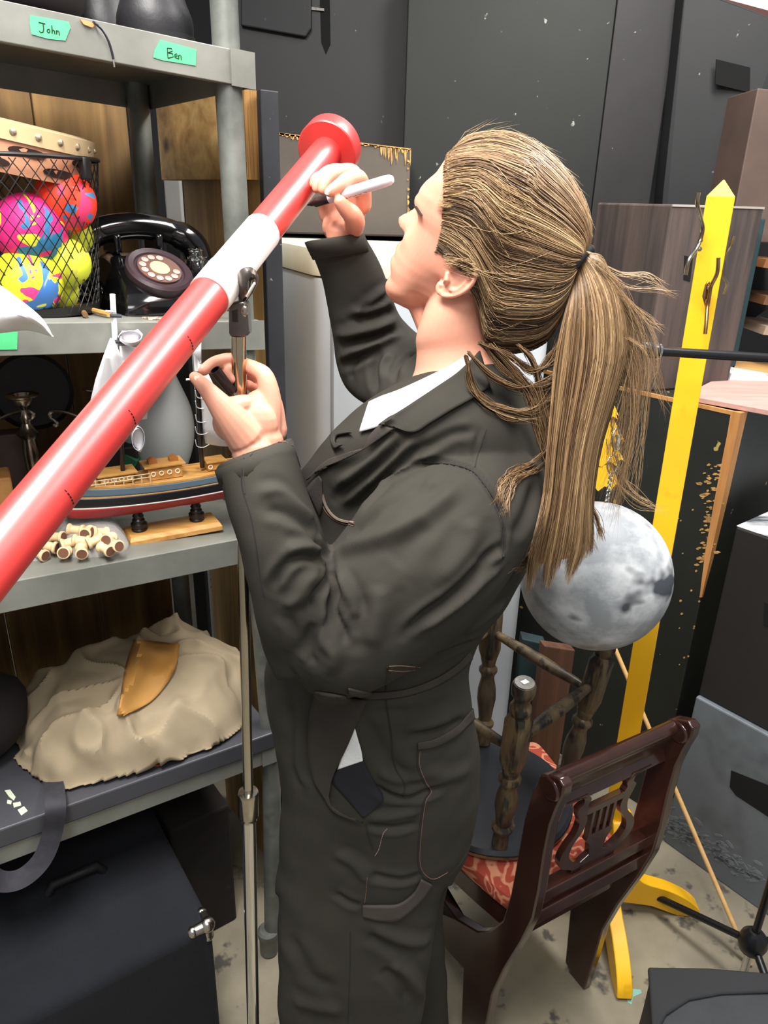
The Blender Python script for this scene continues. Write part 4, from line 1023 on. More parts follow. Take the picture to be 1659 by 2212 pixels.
# ------------------------------------------------------------------ marker and its cap
def along(a, b, prof, n=24):
    d = (b - a); L_ = d.length; return MB().lathe([(r, h * L_) for r, h in prof], a, d.normalized(), n)
mt, me_ = PY(664, 443, 1.025), PY(850, 386, .965); 
md = (me_ - mt); ML = md.length; mdn = md.normalized(); rM = 11.5 * pj((mt + me_) / 2)[2] / FP
marker = thing('marker_pen', 'black-tipped marker pen with a grey-white barrel held in the raised hand', 'marker', mt + md * .5)
along(mt, me_, [(0.0005, 0), (.0013, .01), (.0016, .035), (rM * .42, .04), (rM * .5, .075), (rM * .85, .10), (rM * .9, .27), (rM * .9, .275)]).build('black_grip', mat('pen_grip', '141416', .35), marker)
along(mt, me_, [(rM * .9, .27), (rM, .285), (rM * 1.02, .6), (rM * 1.0, .9), (rM * .9, .96), (rM * .6, .99), (.0002, 1.0)]).build('barrel', mat('pen_barrel', 'd5d3da', .35), marker)
vv = -viewdir(mt + md * .5); sdn = mdn.cross(vv).normalized()
if sdn.z > 0: sdn = -sdn
q = MB(); b0 = mt + md * .43
def bl(u_, v_): 
    a = v_; return b0 + mdn * u_ + (vv * math.cos(a) + sdn * math.sin(a)) * (rM * 1.04)
for s in ([(0, .9), (.003, .7), (.005, .95), (.002, 1.1), (-.001, 1.0), (.001, .8)], [(.007, .8), (.009, .95), (.012, .9)], [(.013, 1.0), (.02, .98), (.026, 1.0)], [(.028, .9), (.033, .95)]):
    q.tube([bl(*p) for p in s], .00045, n=5)
q.build('barrel_print', MC['pen_black'], marker)
ca, cb_ = PY(464, 799, .838), PY(494, 838, .848); ca2 = ca
d = (cb_ - ca); r_ = 12.5 * pj(ca)[2] / FP
cap = MB().lathe([(r_ * .8, .004), (r_ * .8, 0), (r_, 0), (r_ * .99, .02), (r_ * .9, d.length + .006), (0, d.length + .008)], ca, d.normalized(), 24)
cap.lathe([(0, .012), (r_ * .8, .0121), (r_ * .8, .0)], ca, d.normalized(), 24, cap=False)
o = cap.build('marker_cap', mat('cap_black', '191719', .35)); tag(o, 'black marker cap pinched in the lower hand beside the stand', 'marker cap')

# ------------------------------------------------------------------ yellow coat stand
yel = mat('yellow_paint', 'f2b416', .42, col2='f6c224', scale=2.2, coat=.15, col3='d69a12', scale3=14, thr3=(.66, .8))
yb = Vector((.572, 1.373, 0)); yt = PY(1557, 425, 1.373)
rack = thing('coat_stand', 'bright yellow painted wooden coat stand with metal hooks', 'coat stand', yb)
yr = math.radians(-22); hw_ = .0225
def sqr(c, h, yaw=yr): return [c + Matrix.Rotation(yaw, 3, 'Z') @ Vector((x * h, y * h, 0)) for x, y in ((-1, -1), (1, -1), (1, 1), (-1, 1))]
MB().rings([sqr(yb + Vector((0, 0, .02)), hw_), sqr(yt, hw_ * .98), sqr(yt + Vector((0, 0, .026)), .001)]).build('post', yel, rack, smooth=False, bev=.002)
prof = spline([(.018, .30), (.032, .305), (.046, .28), (.048, .24), (.044, .19), (.052, .15), (.09, .105), (.15, .085), (.20, .06), (.235, .03), (.245, .008)], 3)
prof = [(a, b) for a, b in prof] + [(.235, 0), (.19, .0), (.12, .028), (.018, .04)]
for k in range(4):
    a = k * math.pi / 2 - .03; dd_ = Vector((math.cos(a), math.sin(a), 0)); nn_ = Vector((-dd_.y, dd_.x, 0))
    MB().prism([yb + dd_ * r + Vector((0, 0, h)) - nn_ * .017 for r, h in prof], nn_ * .034).build('foot', yel, rack, bev=.003)
hkm = mat('hook_nickel', 'b9b3a8', .2, metal=1, col2='8d7f6a', scale=40); hkb = mat('hook_brass', 'a8793f', .25, metal=1, col2='c8a878', scale=50)
def hook(pts, Y, m, screws, plate=None, r=.0034):
    P = [PY(x, y, Y - d_) for x, y, d_ in pts]; o = MB().tube([Vector(p) for p in spline([p[:] for p in P], 6)], r, n=10).build('coat_hook', m, rack)
    if plate: MB().prism([PY(x, y, Y) for x, y in plate], (0, .004, 0)).build('hook_plate', m, o, bev=.001)
    for x, y in screws: MB().lathe([(0, .0), (.0042, .0), (.0036, .0022), (0, .0026)], PY(x, y, Y - .001), (0, -1, .2), 12).build('screw', hkm, o)
hook([(1509, 416, .02), (1506, 440, .018), (1514, 472, .008), (1518, 495, .002), (1512, 522, .003), (1503, 540, .012), (1488, 562, .018), (1481, 594, .02)], yb.y - .03, hkm, [(1513, 520), (1511, 538)])
hook([(1552, 556, .022), (1549, 590, .018), (1536, 618, .006), (1532, 640, .004), (1528, 660, .004), (1526, 690, .012), (1523, 722, .018)], yb.y - .048, hkb, [(1532, 623), (1528, 651)], [(1524, 616), (1531, 606), (1538, 616), (1537, 640), (1533, 664), (1524, 664), (1518, 640)])
hook([(1586, 510, .0), (1580, 530, .0), (1568, 552, .0), (1563, 580, .0), (1564, 600, .0), (1571, 615, .0), (1565, 636, .0)], yb.y + .02, hkm, [])
# ------------------------------------------------------------------ moon ball on a chain
mb = Vector(ORG + ray(1285, 1243) * 1.30); mr = 160 * 1.30 / FP
def moon_mat():
    m = mat('moon', '8d9297', .5, col2='cdd0d3', scale=9, thr=(.40, .60), detail=9, stretch=(1, 1, 1.4), col3='42464c', scale3=7, thr3=(.55, .62), bump=.1, bscale=40)
    return m
moon = MB().sphere((0, 0, 0), mr, 64); moon = link_mesh('moon_globe', moon.mesh('moon'), moon_mat(), None, True, False); moon.location = mb
tag(moon, 'large grey and white painted moon globe hanging beside the coat stand', 'globe')
chm2 = mat('zinc', 'b5b7b8', .25, metal=1)
chain = thing('hanging_chain', 'thin metal chain with links and wire above the moon globe', 'chain', mb + Vector((0, 0, mr)))
def oval(cx, cy, rx, ry, ang, D, r, name='link'):
    P = []
    for k in range(25):
        a = 2 * math.pi * k / 24; x = rx * math.cos(a); y = ry * math.sin(a)
        P.append(Vector(ORG + ray(cx + x * math.cos(ang) - y * math.sin(ang), cy + x * math.sin(ang) + y * math.cos(ang)) * (D + .002 * math.cos(a))))
    MB().tube(P, r, n=8, cap=False).build(name, chm2, chain)
oval(1331, 948, 8, 22, .1, 1.28, .0020); oval(1323, 1003, 11, 20, .15, 1.28, .0014)
MB().tube([Vector(ORG + ray(1336, 940) * 1.277), Vector(ORG + ray(1334, 972) * 1.277)], .0042, n=6).build('screw_sleeve', chm2, chain)
MB().tube([Vector(ORG + ray(1340, 905) * 1.28), Vector(ORG + ray(1352, 820) * 1.25), PY(1376, 752, 1.199)], .0012, n=6).build('wire', chm2, chain)
for i in range(7): oval(1319 - i * 1.6, 1030 + i * 11, 3, 7, .2, 1.28, .0011)
# yellow ruffled thing behind
yr_ = thing('yellow_ruffle', 'yellow crumpled fabric ruffle hanging behind the ponytail', 'fabric', PY(1300, 1050, 1.42))
MB().tube([PY(1300, 860, 1.42), PY(1340, 800, 1.3), PY(1378, 752, 1.2)], .0012, n=6).build('hanging_cord', mat('cord_yellow', 'c99a2a', .7), yr_)
yfm = mat('yellow_fabric', 'f2b50c', .6, col2='f7c52a', scale=8)
for k, (cx, cy, w_, h_) in enumerate(((1300, 875, 36, 46), (1302, 925, 42, 50), (1300, 970, 44, 46), (1298, 1020, 36, 50))):
    q = MB(); R = []
    for i in range(9):
        s = i / 8; row = []
        for j in range(28):
            a = 2 * math.pi * j / 28; rr_ = w_ * (.45 + .55 * s ** .8) * (1 + .18 * math.sin(a * 5 + k) * s); row.append(PY(cx + rr_ * math.cos(a), cy - h_ / 2 + h_ * s + 6 * math.sin(a * 7 + k) * s, 1.42) + Vector((0, .03 * math.sin(a), 0)))
        R.append(row)
    q.rings(R, cap=True); q.build('ruffle', yfm, yr_)

# ------------------------------------------------------------------ mahogany lyre-back chair
mah = mat('mahogany', '2c1712', .22, col2='3b2019', scale=3, stretch=(3, 3, 1), coat=.5)
cb0 = PZ(1195, 1690, .80); cb1 = PZ(1490, 1560, .80)
bdir = Vector((cb1.x - cb0.x, cb1.y - cb0.y, 0)); CW = bdir.length; bdir.normalize(); cfw = Vector((-bdir.y, bdir.x, 0))
if cfw.x > 0: cfw = -cfw
chair = thing('side_chair', 'dark mahogany side chair with lyre back and red paisley seat', 'chair', Vector((cb0.x, cb0.y, 0)) + bdir * CW / 2 + cfw * .2)
OP = [(1150, 1708), (1163, 1684), (1184, 1673), (1206, 1681), (1218, 1700), (1214, 1722), (1201, 1748), (1187, 1785), (1174, 1850), (1163, 1925), (1150, 1985), (1125, 2035), (1088, 2095), (1062, 2150), (1050, 2212)]
IP = [(996, 2212), (999, 2120), (1000, 2092), (962, 2050), (944, 1995)]
SP = [(1132, 1770), (1118, 1850), (1103, 1930), (1086, 1988), (1058, 2012), (1030, 2012), (985, 1985)]
pl0 = Vector((cb0.x, cb0.y, .8)) - bdir * .0
def cp(px, py): return PN(px, py, pl0[:], bdir[:])
def sfr(p): return ((p - pl0).dot(cfw), p.z)
op = [sfr(cp(*p)) for p in OP]; ip = [sfr(cp(*p)) for p in IP]; spp = [sfr(cp(*p)) for p in SP]
# rear leg down to the floor, following the sabre curve
l0, l1 = op[-1], ip[0]
slope_ = (op[-1][0] - op[-3][0]) / (op[-1][1] - op[-3][1])
zz = [l0[1] * (1 - t) for t in (.4, .8, 1)]
legO = [(l0[0] + slope_ * .6 * (z - l0[1]) , z) for z in zz]; legI = [(l1[0] + slope_ * .6 * (z - l1[1]) - (l1[0] - l0[0]) * .2, z) for z in (0, l1[1] * .3, l1[1] * .7)]
front = ip[-1]
railtop, railbot = spp[-1], front
fx = railtop[0] + .18
poly = op + legO + legI + ip[:-1] + [(front[0], front[1]), (fx - .04, front[1] - .005), (fx - .02, .30), (fx + .03, .12), (fx + .05, 0), (fx + .085, 0), (fx + .07, .12), (fx + .03, .30), (fx + .02, railtop[1] - .01), (fx, railtop[1])] + spp[::-1]
def cwp(s, z, b): return Vector((pl0.x, pl0.y, 0)) + cfw * s + bdir * b + Vector((0, 0, z))
TH = .021
for b in (-.0, CW - TH):
    MB().prism([cwp(s, z, b) for s, z in poly], bdir * TH).build('side_frame', mah, chair, bev=.003, smooth=True)
# scroll tops
sc_c = sfr(cp(1186, 1702))
for b in (-.003, CW - TH - .003):
    rr_ = [(s, z) for s, z in op[:7]]
    q = MB(); 
    pts = [(sc_c[0] + .024 * math.cos(a), sc_c[1] + .021 * math.sin(a)) for a in [2 * math.pi * k / 24 for k in range(24)]]
    q.prism([cwp(s, z, b) for s, z in pts], bdir * (TH + .006)); q.build('scroll', mah, chair, bev=.004)
# crest rail: flat board plus round roll
bt_ = (sc_c[0] + .002, sc_c[1])
MB().tube([cwp(bt_[0] + .006, bt_[1] + .004, .01), cwp(bt_[0] + .006, bt_[1] + .004, CW - .01)], .0125, n=18).build('crest_roll', mah, chair)
zlow = sc_c[1] - .072
def spos(z):      # rake of the back: centre line of the post at height z
    a = [(o_[1], o_[0]) for o_ in op]; a.sort(); b = [(o_[1], o_[0]) for o_ in spp] + [(op[0][1], op[0][0])]; b.sort()
    return (np.interp(z, [x[0] for x in a], [x[1] for x in a]) + np.interp(z, [x[0] for x in b], [x[1] for x in b])) / 2
MB().rings([[cwp(spos(z) + o_, z, b) for b, o_ in ((.012, -.006), (CW - .012, -.006), (CW - .012, .007), (.012, .007))] for z in (zlow, zlow + .02, sc_c[1] - .02, sc_c[1] + .004)]).build('crest_board', mah, chair, bev=.002, smooth=False)
zst = cp(1165, 1990).z + .012
MB().rings([[cwp(spos(z) + o_, z, b) for b, o_ in ((.012, -.012), (CW - .012, -.012), (CW - .012, .014), (.012, .014))] for z in (zst - .03, zst)]).build('stay_rail', mah, chair, bev=.002, smooth=False)
zs = zst - .052
MB().rings([[cwp(spos(zst - .03) + o_, z, b) for b, o_ in ((.012, -.010), (CW - .012, -.010), (CW - .012, .016), (.012, .016))] for z in (zs - .03, zs)]).build('seat_rail', mah, chair, bev=.002, smooth=False)
# lyre splat, drawn in the plane of the back
def lyre(b, z): return cwp(spos(z), z, b)
zt_, zb_ = zlow + .006, zst - .002; H = zt_ - zb_; cxb = CW / 2
def L2(x, y): return (cxb + x * .105, zb_ + y * H)
arm = [(.95, 1.0), (.62, .985), (.56, .90), (.66, .84), (.60, .74), (.55, .66), (.60, .54), (.78, .42), (.86, .30), (.78, .17), (.52, .08), (.50, 0)]
inner = [(.0, 0), (.0, .10), (.20, .12), (.44, .20), (.62, .32), (.52, .45), (.40, .55), (.33, .68), (.36, .75), (.0, .75)]
for s in (-1, 1):
    o_ = [L2(s * x, y) for x, y in spline(arm, 3)]
    # outer contour and inner contour make one curled arm
    i_ = [L2(s * x, y) for x, y in spline([(.30, 0.0), (.26, .10), (.42, .15), (.58, .22), (.66, .32), (.60, .43), (.44, .54), (.38, .66), (.42, .74), (.40, .80), (.44, .86), (.40, .92), (.50, 1.0)], 3)]
    P = o_ + i_[::-1]; n_o = len(o_)
    R = []
    m_ = 30
    oo = [o_[int(k * (len(o_) - 1) / m_)] for k in range(m_ + 1)]; ii = [i_[::-1][int(k * (len(i_) - 1) / m_)] for k in range(m_ + 1)]; ii = ii
    q = MB()
    # quads between the contours, both from top to bottom
    R = [[lyre(*a) + cfw * d_ for a, d_ in ((oo[k], -.006), (ii[k], -.006), (ii[k], .006), (oo[k], .006))] for k in range(m_ + 1)]
    q.rings(R); q.build('lyre_arm', mah, chair, bev=0)
def plate(pts, name='lyre_bar'):
    MB().prism([lyre(*L2(x, y)) - cfw * .006 for x, y in pts], cfw * .012).build(name, mah, chair, smooth=False, bev=.001)
plate([(-.45, .72), (.45, .72), (.42, .80), (-.42, .80)]); plate([(-.34, .05), (.34, .05), (.36, .12), (.16, .18), (.20, .30), (.30, .38), (.26, .43), (-.26, .43), (-.30, .38), (-.20, .30), (-.16, .18), (-.36, .12)], 'lyre_base')
plate([(-.5, 0), (.5, 0), (.5, .07), (-.5, .07)], 'lyre_base')
for x in (-.24, -.08, .08, .24): plate([(x - .035, .40), (x + .035, .40), (x + .035, .74), (x - .035, .74)], 'lyre_string')
# seat cushion
pa_m = bpy.data.materials.new('paisley'); pa_m.use_nodes = True; MC['paisley'] = pa_m
nt = pa_m.node_tree; N = nt.nodes; L = nt.links; b_ = N['Principled BSDF']; b_.inputs['Roughness'].default_value = .85
tc = N.new('ShaderNodeTexCoord'); n1 = N.new('ShaderNodeTexNoise'); n1.inputs['Scale'].default_value = 9; n1.inputs['Detail'].default_value = 1.5; n1.inputs['Distortion'].default_value = 2.2
L.new(tc.outputs['Object'], n1.inputs[0]); mu = N.new('ShaderNodeMath'); mu.operation = 'MULTIPLY'; mu.inputs[1].default_value = 34; L.new(n1.outputs[0], mu.inputs[0])
si = N.new('ShaderNodeMath'); si.operation = 'SINE'; L.new(mu.outputs[0], si.inputs[0])
v = N.new('ShaderNodeTexVoronoi'); v.inputs['Scale'].default_value = 32; L.new(tc.outputs['Object'], v.inputs[0]); r2 = N.new('ShaderNodeValToRGB'); L.new(v.outputs['Distance'], r2.inputs[0]); r2.color_ramp.elements[0].position = .18; r2.color_ramp.elements[1].position = .24
r_1 = N.new('ShaderNodeValToRGB'); L.new(si.outputs[0], r_1.inputs[0]); r_1.color_ramp.elements[0].position = .0; r_1.color_ramp.elements[0].color = lin('a3422f'); r_1.color_ramp.elements[1].position = .75; r_1.color_ramp.elements[1].color = lin('cf8a6a')
mx = N.new('ShaderNodeMix'); mx.data_type = 'RGBA'; L.new(r2.outputs[0], mx.inputs[0]); mx.inputs[6].default_value = lin('8a3526'); L.new(r_1.outputs[0], mx.inputs[7]); L.new(mx.outputs[2], b_.inputs['Base Color'])
zseat = .455
s0 = spos(zst) + .02
cor = [(s0, .02), (s0 + .15, -.018), (s0 + .36, -.045), (s0 + .385, CW / 2), (s0 + .36, CW + .045), (s0 + .15, CW + .018), (s0, CW - .02)]
cor = [(s0, .024), (s0 + .10, .0), (s0 + .36, -.045), (s0 + .36, CW + .045), (s0 + .10, CW), (s0, CW - .024)]
ft = [Vector((b, s, 0)) for s, b in cor]; ft = round_foot(ft, .03, 5); cc_ = sum(ft, Vector()) / len(ft)
q = MB()
q.rings([[cwp(cc_.y + (p.y - cc_.y) * f, z, cc_.x + (p.x - cc_.x) * f) for p in ft] for f, z in ((.97, zseat - .035), (1, zseat - .028), (1.0, zseat - .012), (.97, zseat - .002), (.88, zseat + .004), (.6, zseat + .010), (.2, zseat + .012))])
q.build('seat_cushion', pa_m, chair)
q = MB(); zf = zseat - .036
q.rings([[cwp(cc_.y + (p.y - cc_.y) * f, z, cc_.x + (p.x - cc_.x) * f) for p in ft] for f, z in ((.96, zf - .05), (.96, zf))]); q.build('seat_frame', mah, chair, bev=.003)
# stretchers
z_s = .17
def lp_(z): return float(np.interp(z, [0, l0[1]], [(legO[-1][0] + legI[0][0]) / 2, (l0[0] + l1[0]) / 2]))
MB().tube([cwp(lp_(z_s + .04), z_s + .04, .01), cwp(fx, z_s, .01)], .009, n=8).build('stretcher', mah, chair); MB().tube([cwp(lp_(z_s + .04), z_s + .04, CW - .01), cwp(fx, z_s, CW - .01)], .009, n=8).build('stretcher', mah, chair)
MB().tube([cwp(s0 + .14, z_s + .02, .01), cwp(s0 + .14, z_s + .02, CW - .01)], .009, n=8).build('stretcher', mah, chair)

# ------------------------------------------------------------------ upturned stool on the chair
stw = mat('worn_black_wood', '463c30', .38, col2='6b5a40', scale=9, stretch=(4, 4, 1), thr=(.38, .62), bump=.1, col3='2a2622', scale3=10, thr3=(.5, .6))
stb = mat('stool_seat_paint', '26282c', .3, col2='303238', scale=4, col3='a07a48', scale3=7, thr3=(.66, .69), rvar=.08)
zq = zseat + .014
sc0 = Vector((.243, 1.232, zq))
stool = thing('wooden_stool', 'worn black wooden stool turned upside down on the mahogany chair', 'stool', sc0)
MB().lathe([(0, 0), (.145, .0), (.160, .003), (.166, .010), (.166, .018), (.160, .025), (.13, .027), (0, .027)], sc0, n=56).build('seat', stb, stool)
MB().lathe([(.161, .0015), (.1665, .009), (.167, .015)], sc0, n=56, cap=False).build('worn_rim', mat('rim_wear', '8f6a40', .45, col2='2b2623', scale=18, thr=(.4, .6)), stool)
tops = [Vector((.239, 1.033, .9)), Vector((.44, 1.233, .9)), Vector((.24, 1.435, .9)), Vector((.04, 1.235, .9))]
tp = []
LEG = [(.016, .0), (.015, .02), (.014, .035), (.020, .045), (.0205, .052), (.014, .060), (.017, .085), (.021, .11), (.020, .135), (.0145, .160), (.0155, .168), (.0205, .176), (.0205, .183), (.0145, .190), (.0165, .20), (.018, .206), (.0165, .212)]
for tpt in tops:
    top = Vector((tpt.x, tpt.y, .905)); base = sc0 + Vector(((top.x - sc0.x) * .72, (top.y - sc0.y) * .72, .027))
    d = (top - base); L_ = d.length; dn_ = d.normalized(); k_ = L_ / .405
    a_ = Vector((-dn_.y, dn_.x, 0)); a_ = dn_.orthogonal().normalized(); lg = MB()
    lg.lathe([(r, h * k_) for r, h in LEG], base, dn_, 26)
    # chamfered square block
    ax1 = Vector((1, 1, 0)); ax1 = (ax1 - dn_ * ax1.dot(dn_)).normalized(); ax2 = dn_.cross(ax1)
    def sq(h, s, c=.3): return [base + dn_ * (h * k_) + (ax1 * x + ax2 * y) * s for x, y in ((-1, -c), (-1, c), (-c, 1), (c, 1), (1, c), (1, -c), (c, -1), (-c, -1))]
    lg.rings([sq(.210, .017, .5), sq(.228, .0195, .75), sq(.322, .0195, .75), sq(.334, .016, .5)])
    lg.lathe([(.0145, .332 * k_), (.016, .340 * k_), (.019, .344 * k_), (.019, .352 * k_), (.015, .357 * k_), (.014, .366 * k_), (.016, .376 * k_), (.0195, .380 * k_), (.0205, .388 * k_), (.0205, .398 * k_), (.018, .404 * k_), (.0, .405 * k_)], base, dn_, 26)
    o = lg.build('leg', stw, stool); tp.append((base, dn_, k_, top))
    MB().lathe([(0, 0), (.0165, 0), (.0165, .0008)], top + dn_ * .0, dn_, 20).build('leg_end', mat('leg_end', '6d6a66', .5, col2='8b8984', scale=60), o)
b_, d_, k_, top = tp[0]
MB().box(top + d_ * .0012, (.012, .009, .0012), .6).build('paper_sticker', mat('paper_w', 'e8e8e8', .6), stool, smooth=False)
RG = [(.006, 0), (.008, .05), (.0125, .35), (.0135, .5), (.0125, .65), (.008, .95), (.006, 1)]
for i, hz in ((0, .27), (1, .25), (2, .27), (3, .25)):
    j = (i + 1) % 4; a_ = tp[i][0] + tp[i][1] * (hz * tp[i][2]); b2 = tp[j][0] + tp[j][1] * (hz * tp[j][2] + (.02 if i == 1 else 0)); dd_ = b2 - a_
    MB().lathe([(r, h * dd_.length) for r, h in RG], a_, dd_.normalized(), 14).build('rung', stw, stool)

# ------------------------------------------------------------------ boom stand, dowel, black bag at the right
bs_c = PZ(1626, 2035, .13)
bs = thing('boom_stand', 'black tripod boom stand with a horizontal arm at the right edge', 'stand', Vector((bs_c.x, bs_c.y, 0)))
bkm = mat('stand_black', '17171a', .3)
MB().lathe([(.0, -.035), (.012, -.033), (.026, -.02), (.031, 0), (.027, .018), (.014, .034), (0, .036)], bs_c, n=28).build('hub', bkm, bs)
MB().tube([bs_c, bs_c + Vector((.0, 0, 1.05))], .0085, n=14).build('upright', bkm, bs)
for k, e_ in enumerate((PZ(1330, 1895, .012), bs_c + Vector((.30, .12, -.118)), bs_c + Vector((.02, -.32, -.118)))):
    MB().tube([bs_c + Vector((0, 0, .0)), e_], .0085, n=12).build('leg', bkm, bs)
MB().tube([bs_c + Vector((0, 0, -.03)), Vector((bs_c.x, bs_c.y, .02))], .009, n=14).build('foot_tube', stl2, bs)
r0, r1 = PY(1422, 759, 1.20), PY(1700, 776, 1.22)
MB().tube([r0, r1, Vector((bs_c.x + .02, bs_c.y, r1.z - .01))], .0076, n=16).build('boom_arm', mat('arm_black', '1a1a1d', .22), bs)
MB().tube([Vector((bs_c.x, bs_c.y, 1.17)), Vector((bs_c.x, bs_c.y, r1.z + .01))], .0085, n=12).build('clutch', bkm, bs)
ea = PY(1376, 748, 1.198)
MB().tube([Vector(p) for p in spline([ea[:], PY(1392, 752, 1.199)[:], PY(1408, 757, 1.2)[:], PY(1424, 759, 1.2)[:]], 4)], [.003, .005, .008, .010, .011, .0118, .012, .012, .012, .012, .012, .012, .010], n=16).build('end_weight', mat('weight_grey', '3a3a3d', .25, metal=.5), bs)
MB().lathe([(.0125, -.001), (.0125, .002), (.008, .003)], r0, (r1 - r0), 20).build('collar', stl2, bs)
d0, d1 = PY(1326, 1395, 1.60), PZ(1621, 2083, .005)
o = MB().tube([d0, d1], .0055, n=12).build('wooden_dowel', wood('dowel_w', 'c79a58', 'dcb47a', 'X', 1, knots=False)); tag(o, 'thin pale wooden dowel leaning behind the yellow coat stand', 'dowel')
q = MB(); zb1 = .20
T0 = [PZ(x, y, zb1) for x, y in ((1406, 2093), (1700, 2112), (1760, 2420), (1404, 2400))]
cb = sum(T0, Vector()) / 4
rf = round_foot([Vector((p.x, p.y, 0)) for p in T0], .02)
q.rings([[Vector((p.x, p.y, z)) + (Vector((cb.x, cb.y, 0)) - Vector((p.x, p.y, 0))) * f for p in rf] for z, f in ((.0, .02), (.03, -.01), (.10, 0), (zb1 - .02, 0), (zb1, .03), (zb1 + .004, .4), (zb1 + .002, .9))])
bag = q.build('black_bag', mat('bag_canvas', '2e3033', .8, col2='383a3c', scale=5, bump=.2, bscale=90)); tag(bag, 'black fabric bag on the floor in the bottom right corner', 'bag')
fl = [PZ(x, y, zb1 + .012) for x, y in ((1400, 2088), (1530, 2090), (1700, 2104), (1700, 2140), (1560, 2145), (1490, 2158), (1440, 2190), (1420, 2230), (1412, 2260))]
q = MB(); q.prism(fl, (0, 0, -.010)); q.build('bag_flap', mat('bag_flap', '26272a', .8, bump=.2, scale=6), bag, bev=.004)
o = MB().prism([PZ(x, y, 0) for x, y in ((1345, 2140), (1360, 2136), (1384, 2138), (1386, 2146), (1368, 2154), (1364, 2170), (1356, 2166), (1352, 2150), (1344, 2150))], (0, 0, .0008)).build('paint_splash', mat('aqua_paint', '86b8ac', .5)); tag(o, 'pale aqua paint splash on the floor beside the chair leg', 'paint splash')

# ------------------------------------------------------------------ person
def evaluated(o):
    dg = bpy.context.evaluated_depsgraph_get(); dg.update()
    me = bpy.data.meshes.new_from_object(o.evaluated_get(dg)); return me
def fuse(q, voxel, smooth_n=3, fac=.5):
    me = q.mesh('fuse'); bm = bmesh.new(); bm.from_mesh(me); bmesh.ops.recalc_face_normals(bm, faces=bm.faces); bm.to_mesh(me); bm.free()
    o = bpy.data.objects.new('fuse', me); COL.objects.link(o)
    r = o.modifiers.new('r', 'REMESH'); r.mode = 'VOXEL'; r.voxel_size = voxel; r.adaptivity = 0
    s = o.modifiers.new('s', 'SMOOTH'); s.factor = fac; s.iterations = smooth_n
    out = evaluated(o); bpy.data.objects.remove(o); return out
def verts(me):
    a = np.empty(len(me.vertices) * 3); me.vertices.foreach_get('co', a); return a.reshape(-1, 3)
def setverts(me, a): me.vertices.foreach_set('co', a.ravel()); me.update()
def normals(me):
    a = np.empty(len(me.vertices) * 3, dtype=np.float32); me.vertex_normals.foreach_get('vector', a); return a.reshape(-1, 3).astype(float)
def sect(L_, R_, Y, th, e=2.0, n=36, horiz=False):
    YL, YR = Y if isinstance(Y, tuple) else (Y, Y)
    A = PY(L_[0], L_[1], YL); B = PY(R_[0], R_[1], YR); c = (A + B) / 2; a = (A - B) / 2
    v = Vector((0, 1, 0)) if horiz else viewdir(c); an = a.normalized(); b = (v - an * v.dot(an)).normalized() * th / 2
    f = lambda t: math.copysign(abs(t) ** (2 / e), t)
    return [c + a * f(math.cos(2 * math.pi * k / n)) + b * f(math.sin(2 * math.pi * k / n)) for k in range(n)]
def body_loft(q, rows, e=2.0, sub=5, horiz=False):
    """rows: (Lx,Ly,Rx,Ry,YL,YR,thickness)"""
    S = spline(rows, sub); q.rings([sect((s[0], s[1]), (s[2], s[3]), (s[4], s[5]), s[6], e, horiz=horiz) for s in S])
def chain_(q, pts, n=14, flat=1.0, sub=4):
    """limb or finger: (px, py, Y, radius in picture units)"""
    S = spline(pts, sub); P = [PY(s[0], s[1], s[2]) for s in S]; rr = [max(.0015, mpx(P[i], S[i][3])) for i in range(len(S))]
    # rounded ends
    d0 = (P[0] - P[1]).normalized(); d1 = (P[-1] - P[-2]).normalized(); N_ = 4
    pre = [P[0] + d0 * rr[0] * math.sin(t) for t in (1.45, 1.1, .6)]; pr = [rr[0] * math.cos(t) for t in (1.45, 1.1, .6)]
    post = [P[-1] + d1 * rr[-1] * math.sin(t) for t in (.6, 1.1, 1.45)]; por = [rr[-1] * math.cos(t) for t in (.6, 1.1, 1.45)]
    q.tube(pre + P + post, pr + rr + por, n=n)
def blob(q, px, py, Y, rx, ry=None, rz=None):
    p = PY(px, py, Y); q.sphere(p, 1.0, 20, (mpx(p, rx), mpx(p, rz or rx), mpx(p, ry or rx)))

# ---- head in its own frame: F face-forward, U crown-up, L towards the camera (her left)
th_, ph_, ro_ = math.radians(25), math.radians(24), math.radians(8); HS = 1.0; HO = Vector((.099, .952, 1.567))
f_ = Vector((-math.cos(th_), math.sin(th_), 0)); l_ = Vector((-math.sin(th_), -math.cos(th_), 0)); z_ = Vector((0, 0, 1))
HF = f_ * math.cos(ph_) + z_ * math.sin(ph_); u0 = z_ * math.cos(ph_) - f_ * math.sin(ph_); HU = u0 * math.cos(ro_) + l_ * math.sin(ro_); HL = l_ * math.cos(ro_) - u0 * math.sin(ro_)
LM = [((90, 32, 0), (913, 434)), ((118, -5, 0), (865, 469)), ((97, -17, 0), (884, 497)), ((103, -27, 0), (861, 524)), ((99, -41, 0), (851, 556)), ((92, -50, 0), (846, 578)), ((92, -68, 0), (837, 610)), ((80, -84, 0), (848, 640)), ((50, -92, 0), (875, 662)),
      ((-10, 22, 78), (1004, 580)), ((0, -32, 76), (948, 636)), ((-2, 0, 76), (970, 603)), ((84, 92, 0), (944, 376)), ((95, 60, 0), (921, 405)), ((40, 125, 0), (1000, 318)), ((10, -60, 52), (905, 640)), ((-60, -40, 30), (1060, 640)), ((-90, 60, 0), (1190, 500))]
def hp0(F_, U_, L_): return HO + (HF * F_ + HU * U_ + HL * L_) * (HS / 1000)
LMs = []
